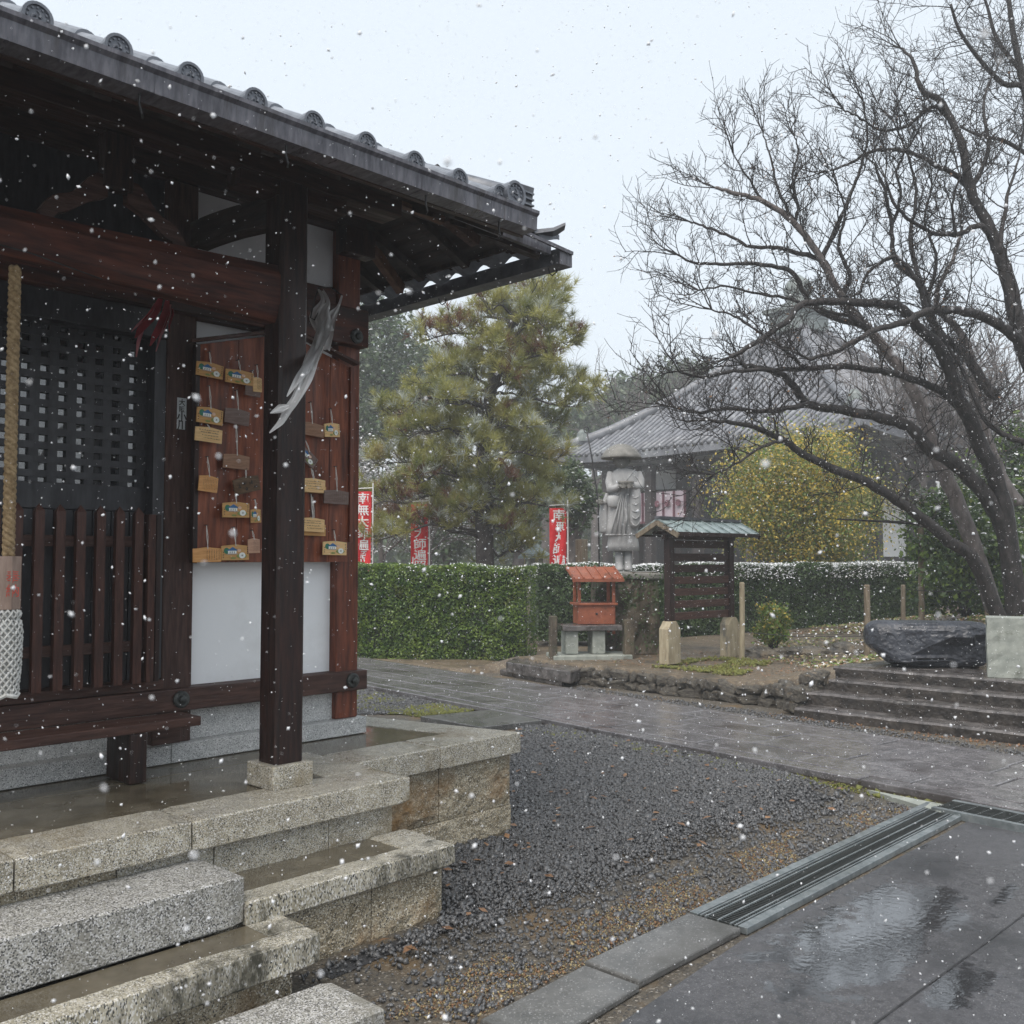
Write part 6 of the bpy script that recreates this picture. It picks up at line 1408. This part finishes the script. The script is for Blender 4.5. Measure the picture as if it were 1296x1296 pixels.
# --- the pine
PD = 20.0
ax_px = [(617,722),(612,640),(611,590),(618,520),(630,455),(652,400),(668,360)]
pt = thing('pine_tree', 'tall yellow-green pine with brown tufts and a dark trunk behind the hedge', 'tree', (atd(617,722,PD).x, atd(617,722,PD).y, .1)); off_ = LOC[pt.name][0]
c = [atd(x, y, PD) for x, y in ax_px]; c[0].z = .0; sm = catmull(c, 6); m = len(sm)
part('trunk', MB().tube(sm, [.19*(1-i/m)**.8+.02 for i in range(m)], 10), M['bark_pine'], pt, smooth=True)
random.seed(23); tw = TW(4); tips = []
env = [(345,672,700),(365,625,722),(400,535,738),(440,508,740),(480,500,736),(520,482,722),(560,475,715),(600,455,735),(640,448,725),(670,452,705),(700,500,655)]   # outline left/right by height
def envx(y):
    for (y0, a0, b0_), (y1, a1, b1) in zip(env, env[1:]):
        if y <= y1: f = max(0, (y-y0)/(y1-y0)); return a0+(a1-a0)*f, b0_+(b1-b0_)*f
    return env[-1][1:]
def axx(y):
    for (x0, y0), (x1, y1) in zip(ax_px[::-1], ax_px[::-1][1:]):
        if y <= y1: f = max(0, (y-y0)/(y1-y0)); return x0+(x1-x0)*f
    return 617
nb_ = 56
for k in range(nb_):
    y = 352+(690-352)*((k//5*5+ (k%5)*.35)/nb_); x0 = axx(y); lo, hi = envx(y); az = k*2.399
    s_ = math.cos(az); reach = ((hi-x0) if s_ > 0 else (x0-lo))/FPX*PD; depth_reach = ((hi-lo)/2)/FPX*PD
    start = atd(x0, y+18, PD); side = _r*s_*reach + Vector((_f.x, _f.y, 0)).normalized()*math.sin(az)*depth_reach
    reachv = side*random.choice((.55,.8,.95,1.0,1.1))*random.uniform(.9,1.06); Lr = reachv.length
    n = 6; pts = [start+reachv*(i/n)+Vector((0,0,(.10*Lr*math.sin(i/n*PI)-.06*Lr*(i/n)**2)+.05*random.gauss(0,1)*(i > 0)))+rv()*.03 for i in range(n+1)]
    part('branch', MB().tube(catmull(pts, 3), [max(.008, .035*(1-i/(n*3+1))+.006) for i in range(n*3+1)], 6), M['bark_pine'], pt, smooth=True)
    nsh = int(4+Lr*9)
    for j in range(nsh):
        f = .22+.78*j/nsh; i = min(n-1, int(f*n)); p = pts[i].lerp(pts[i+1], f*n-i); ax = (pts[i+1]-pts[i]).normalized(); sd = rv(); sd = (sd-ax*sd.dot(ax)); sd.z = abs(sd.z)*.7+.1
        grow(tw, p, (ax*.8+sd.normalized()*.8).normalized(), random.uniform(.25,.50), .009, 0, .3, .2, (3,), .6, tips, .7)
    tips.append((pts[-1], (pts[-1]-pts[-2]).normalized()))
npobj('twigs', npmesh('twigs', np.array(tw.V)-np.array(off_), tw.F, M['bark_pine']), pt, kind='stuff')
T = np.array([tuple(p) for p, d in tips]); Dv = np.array([tuple(d) for p, d in tips]); nt_ = len(T); K = 30
def needles(T, Dv, K, L, w):
    n = len(T); r = rng.normal(size=(n, K, 3)); r /= np.linalg.norm(r, axis=2)[:, :, None]
    d = Dv[:, None, :]*.75+r*.85+np.array([0,0,.18]); d /= np.linalg.norm(d, axis=2)[:, :, None]
    b = T[:, None, :]-Dv[:, None, :]*(.13*rng.random((n, K, 1))); sd = np.cross(d, rng.normal(size=(n, K, 3))); sd /= np.linalg.norm(sd, axis=2)[:, :, None]
    Ln = L*(.7+.5*rng.random((n, K, 1))); V = np.stack([b-sd*w, b+sd*w, b+d*Ln], axis=2).reshape(-1, 3); return V, np.arange(n*K*3).reshape(-1, 3)
cl_ = np.array([mn.noise(Vector(t)*.9) for t in T]); br = (cl_ > .26) & (rng.random(nt_) < .5); sn = (~br) & (rng.random(nt_) < .07+.22*(cl_ < -.12))
for nm, msk, mm in (('needles', ~(br | sn), 'needle'), ('brown_needles', br, 'needle_brown'), ('snowy_needles', sn, 'needle_snow')):
    V, F = needles(T[msk], Dv[msk], K, .23, .0066); npobj(nm, npmesh(nm, V-np.array(off_), F, M[mm]), pt, kind='stuff')
# --- evergreen trees far off, each with its own trunk and crown
def evergreen(px, yc, d, rpx, label, n=9000, size=.22, mats=('far_leaf','hedge_dark'), snow=0, zsq=1.0):
    c = atd(px, yc, d); rx = rpx/FPX*d; t = thing('evergreen_tree', label, 'tree', (c.x, c.y, .2)); zc = c.z-.2
    part('trunk', MB().tube([(0,0,-.1), (.1,0,zc*.5), (0,.1,zc+rx*.5)], [.28,.22,.08], 8), M['bark_grey'], t, local=True)
    for k in range(7): a_ = k*2.4; part('limb', MB().tube([(0,0,zc*(.5+.06*k)), (math.cos(a_)*rx*.4, math.sin(a_)*rx*.4, zc*(.62+.06*k)), (math.cos(a_)*rx*.75, math.sin(a_)*rx*.75, zc*(.75+.06*k))], [.1,.07,.03], 6), M['bark_grey'], t, local=True)
    cl = 70; cc = rng.normal(size=(cl, 3)); cc /= np.linalg.norm(cc, axis=1)[:, None]; cc *= (.45+.55*rng.random(cl))[:, None]; C_ = cc*np.array([rx*.85, rx*.85, rx*zsq*.9])+np.array([0,0,zc])
    k = rng.integers(0, cl, n); P_ = C_[k]+rng.normal(size=(n, 3))*rx*.15*(.6+.8*rng.random(cl))[k][:, None]
    idx = (rng.random(n) < .35).astype(int); V, F = leaves(P_, size); npobj('crown', npmesh('crown', V, F, [M[m] for m in mats], idx), t, kind='stuff')
    if snow: Q = P_[rng.permutation(n)[:snow]]+np.array([0,0,size*.3]); V, F = leaves(Q, size*.8, 1.5); npobj('snow', npmesh('snow', V, F, M['snow']), t, kind='stuff')
evergreen(455, 470, 38, 85, 'tall hazy grey-green evergreen beside the hall corner post', 16000, .20, snow=1800, zsq=1.25)
evergreen(535, 500, 42, 75, 'hazy evergreen seen through the left side of the pine', 12000, .22, snow=1500)
evergreen(400, 560, 36, 80, 'hazy evergreen low behind the hall, left of the pine', 9000, .22, snow=800)
evergreen(560, 650, 36, 70, 'low hazy evergreen behind the middle banner', 9000, .2, snow=900)
evergreen(655, 640, 34, 55, 'dark low evergreen behind the pine trunk', 8000, .18, snow=700)
evergreen(722, 630, 25, 34, 'young hazy evergreen standing left of the monk statue under the temple eave', 9000, .12, snow=700, zsq=1.5)
evergreen(800, 520, 62, 48, 'far evergreen rising behind the temple roof, farther left', 9000, .3)
evergreen(752, 545, 58, 42, 'far evergreen between pine and temple roof', 8000, .3)
evergreen(690, 560, 50, 50, 'far evergreen behind the right side of the pine', 8000, .28)
evergreen(868, 500, 66, 50, 'far hazy evergreen partly behind the temple roof, right of the others', 8000, .32)

# --- woods closing the view far behind
nf = 70000; az = np.radians(rng.uniform(8, 84, nf)); rr = rng.uniform(62, 92, nf)
tops = np.array([7.5+3.0*mn.noise((a*9, 0, 0))+1.6*mn.noise((a*31, r*.06, 2)) for a, r in zip(az, rr)])
P = np.column_stack((rr*np.cos(az), rr*np.sin(az), tops*rng.random(nf)**.8)); V, F = leaves(P, .62)
npobj('far_woods', npmesh('far_woods', V, F, [M['far_leaf'], M['hedge_dark']], (rng.random(nf) < .5).astype(int)), kind='stuff')

# ================================================================== THE TEMPLE HALL BEYOND
A_ = Vector((.12, .993, 0)).normalized(); B_ = Vector((.993, -.12, 0)).normalized()
C0 = Vector((29.2, 12.9, 0)); TL = 14.4; ZE_, ZA = 5.75, 11.5
th_ = thing('temple_hall', 'large temple hall with a grey pyramid roof and a green finial, behind the trees', 'temple', tuple(C0+A_*TL/2+B_*TL/2))
def tz(t, s): return ZE_+(ZA-ZE_)*(.66*s+.34*s*s)+.30*abs(2*t/TL-1)**5*(1-s)
def tp3(face, t, r):     # t along eave, r inward distance
    s = r/(TL/2)
    P = {0: C0+A_*t+B_*r, 1: C0+B_*t+A_*r, 2: C0+A_*TL+B_*t-A_*r, 3: C0+B_*TL+A_*t-B_*r}[face]; return Vector((P.x, P.y, tz(t, s)))
rfm = MB()
for fc in range(4):
    NT, NR = 24, 12
    rfm.sheet([[tp3(fc, (r*TL/2)+(TL-r*TL)*(i/NT), r*TL/2) for r in [k/NR for k in range(NR+1)]] for i in range(NT+1)])
    rfm.sheet([[tp3(fc, TL*i/NT, 0), tp3(fc, TL*i/NT, 0)-Vector((0,0,.28))] for i in range(NT+1)])
# eave underside
rfm.sheet([[tp3(0, TL*i/12, 0)*1.0-Vector((0,0,.28)), Vector((*(C0+A_*(2.4+(TL-4.8)*i/12)+B_*2.4).xy, ZE_-.25))] for i in range(13)])
rfm.sheet([[tp3(1, TL*i/12, 0)*1.0-Vector((0,0,.28)), Vector((*(C0+B_*(2.4+(TL-4.8)*i/12)+A_*2.4).xy, ZE_-.25))] for i in range(13)])
trf = part('roof', rfm, M['far_tile'], th_)
for fc in (0, 1):
    n = 46
    for i in range(n):
        t = TL*(i+.5)/n; rmax = min(t, TL-t)-.05
        if rmax < .2: continue
        pts = [tp3(fc, t, -.05+rmax*k/6) + Vector((0,0,.045)) for k in range(7)]
        part('tile_row', MB().tube(pts, .085, 6), M['far_tile'], trf, smooth=True)
for (fa, tt) in ((0, 0), (0, 1), (1, 1)):
    pts = []
    for k in range(9):
        r = TL/2*k/8*.97; t = r if tt == 0 else TL-r; p = tp3(fa, t, r); pts.append(p+Vector((0,0,.18)))
    part('hip_ridge', MB().tube(pts, [.22]*8+[.2], 8), M['far_tile'], trf, smooth=True)
    p = pts[1]; part('ridge_ornament', MB().loft([(p.x,p.y,p.z,.28,.28),(p.x,p.y,p.z+.35,.22,.22),(p.x,p.y,p.z+.5,.08,.08)], 8), M['bronze'], trf)
ce = C0+A_*TL/2+B_*TL/2
def tbox(name, a0, a1, b0, b1, z0, z1, m, par=th_, bevel=0):
    q = [C0+A_*a+B_*b for a, b in ((a0,b0),(a0,b1),(a1,b1),(a1,b0))]; return part(name, MB().hexa([(p.x,p.y,z0) for p in q], [(p.x,p.y,z1) for p in q]), M[m], par, bevel=bevel)
h = TL/2
tbox('finial_base', h-.85, h+.85, h-.85, h+.85, ZA-.55, ZA+.25, 'bronze', trf); tbox('finial_cornice', h-1.05, h+1.05, h-1.05, h+1.05, ZA+.25, ZA+.42, 'bronze', trf)
part('finial', MB().loft([(ce.x,ce.y,ZA+.42,.55,.55),(ce.x,ce.y,ZA+.62,.75,.75),(ce.x,ce.y,ZA+.70,.45,.45),(ce.x,ce.y,ZA+.95,.50,.50),(ce.x,ce.y,ZA+1.25,.62,.62),(ce.x,ce.y,ZA+1.6,.45,.45),(ce.x,ce.y,ZA+1.9,.06,.06)], 20), M['bronze'], trf, smooth=True)
tbox('stone_base', 1.4, TL-1.4, 1.4, TL-1.4, 0, .95, 'cut_stone')
tbox('wall', 2.6, TL-2.6, 2.6, TL-2.6, .95, 5.5, 'far_wood')
for i in range(5):
    a = 2.5+(TL-5.0)*i/4
    tbox('pillar', a-.16, a+.16, 2.35, 2.62, .95, 5.5, 'far_wood'); tbox('pillar', 2.35, 2.62, a-.16, a+.16, .95, 5.5, 'far_wood')
    if i: tbox('pillar', a-.16, a+.16, .55, .85, .3, 5.2, 'far_wood')
tbox('beam', 2.2, TL-2.2, 2.30, 2.345, 4.1, 4.4, 'far_wood'); tbox('beam', 2.30, 2.345, 2.2, TL-2.2, 4.1, 4.4, 'far_wood')
tbox('beam', 2.2, TL-2.2, 2.30, 2.345, 1.2, 1.45, 'far_wood'); tbox('beam', 2.30, 2.345, 2.2, TL-2.2, 1.2, 1.45, 'far_wood')
for i in range(4):
    a = 2.5+(TL-5.0)*i/4
    tbox('lattice_shutter', a+.3, a+2.05, 2.50, 2.585, 1.6, 3.9, 'wood_black')
    tbox('plaster_panel', 2.52, 2.59, a+.3, a+2.05, 1.7 if i % 2 else 3.0, 3.9, 'plaster_board' if i != 1 else 'plaster')
tbox('plaster_panel', a+.2, a+2.1, 2.52, 2.59, 4.45, 5.2, 'plaster_board')
# rafters under the temple eaves
for i in range(36):
    t = .3+(TL-.6)*i/35; p, q = tp3(0, t, .1), C0+A_*t+B_*2.5; part('eave_rafter', MB().beam(p-Vector((0,0,.33)), (q.x, q.y, 5.62), .10, .12), M['far_wood'], trf)
# curtain of white and purple panels under the eaves
tcn = thing('temple_curtain', 'purple-edged white ceremonial curtain hanging under the temple eaves beside the statue', 'curtain', (26.5, 22, 3))
def onwall(x, y, b=.9):
    d = ray(x, y); n = B_; o_ = C0+B_*b; k = (o_-_c).dot(n)/d.dot(n); return _c+d*k
q0, q1 = onwall(802, 625), onwall(868, 625); zt, zb_ = q0.z, onwall(830, 661).z
for i in range(5):
    f0, f1 = i/5, (i+1)/5; a_, b_ = q0.lerp(q1, f0), q0.lerp(q1, f1)
    P_ = [[Vector((a_.x+(b_.x-a_.x)*k/5, a_.y+(b_.y-a_.y)*k/5, 0))+B_*(-.05*math.sin(k*PI/5))+Vector((0,0,z)) for z in (zt, (zt+zb_)/2, zb_)] for k in range(6)]
    cp = part('curtain_panel', MB().sheet(P_), M['lilac_cloth'], tcn, smooth=True)
    part('purple_band', MB().beam(Vector((b_.x,b_.y,zb_))-B_*.06, Vector((b_.x,b_.y,zt))-B_*.06, .13, .02, tuple(A_)), M['purple_cloth'], cp)
    mm = (a_+b_)/2; part('crest', MB().disc((mm.x-.12*B_.x, mm.y-.12*B_.y, (zt+zb_)/2+.12), -B_, .13, .02, 12), M['purple_cloth'], cp)
part('curtain_hem', MB().beam(Vector((q0.x,q0.y,zb_))-B_*.05, Vector((q1.x,q1.y,zb_))-B_*.05, .02, .08), M['purple_cloth'], tcn)
# white notice panel seen between the cherry trunks
wp = atd(1199, 654, 27)
wpn = thing('white_panel', 'pale upright notice panel standing between the cherry trunk and the temple', 'sign panel', (wp.x, wp.y, .4), rz=-math.radians(46))
part('panel', MB().box(-.27,-.02,wp.z-.95,.27,.02,wp.z+.62-.4+.35), M['paper'], wpn, local=True, bevel=.01); part('post', MB().box(-.05,.02,-.2,.05,.08,wp.z-.3), M['far_wood'], wpn, local=True)

# ================================================================== FALLING SNOW
N_ = 165000
az = np.radians(rng.uniform(9, 79, N_)); rr = 17.5*rng.random(N_)**.56; zz = -.0+1.6+(rng.random(N_)-.42)*(2.2+.95*rr)
P = np.column_stack((rr*np.cos(az), rr*np.sin(az), zz)); P = P[(zz > .08) & (rr > .8)]
under = (P[:, 1] > 4.3) & (P[:, 0] < 3.7) & (P[:, 2] < 3.8)
inroof = (P[:, 1] > 3.02) & (P[:, 0] < 3.34) & (P[:, 2] > 3.0) & (P[:, 2] < 5)
P = P[~under & ~inroof]
NB = 75; azb = np.radians(rng.uniform(14, 74, NB)); rb_ = rng.uniform(.45, 1.5, NB)
PB = np.column_stack((rb_*np.cos(azb), rb_*np.sin(azb), 1.6+rb_*rng.uniform(-.5,.55,NB)))
n = len(P); R = rand_rot(n); sz = (.0012+.0052*rng.random(n)**6)*np.clip(np.linalg.norm(P-np.array([0,0,1.6]), axis=1)/2.2, .35, 1)**.5
B = OCT[None]*(1+.3*rng.normal(size=(n, 6, 1)).clip(-1, 1))*np.array((1, .8, .55))
P = np.concatenate((P[:-NB], PB)); sz[-NB:] = rng.uniform(.0018,.0032,NB)
V = (np.einsum('nij,nkj->nki', R, B)*sz[:, None, None]+P[:, None, :]).reshape(-1, 3); F = (OCTF[None]+6*np.arange(n)[:, None, None]).reshape(-1, 3)
M['flake'] = mat('flake', (.85,.87,.90), (.9,.91,.93), (.6,.8), 10, bump=0, trans=.35)
npobj('falling_snow', npmesh('falling_snow', V, F, M['flake']), kind='stuff')

# ================================================================== AIR
hm = bpy.data.materials.new('haze'); hm.use_nodes = True; ht = hm.node_tree; ht.nodes.clear()
ho = ht.nodes.new('ShaderNodeOutputMaterial'); pv = ht.nodes.new('ShaderNodeVolumePrincipled'); pv.inputs['Color'].default_value = (.90,.94,.98,1); pv.inputs['Density'].default_value = .0030; pv.inputs['Anisotropy'].default_value = .1
ht.links.new(pv.outputs[0], ho.inputs['Volume'])
hz_ = bpy.data.objects.new('haze', MB().box(-172,-172,-1.2,172,172,16.5).mesh('haze', hm)); COL.objects.link(hz_); hz_['kind'] = 'stuff'
S.view_layers[0].update()
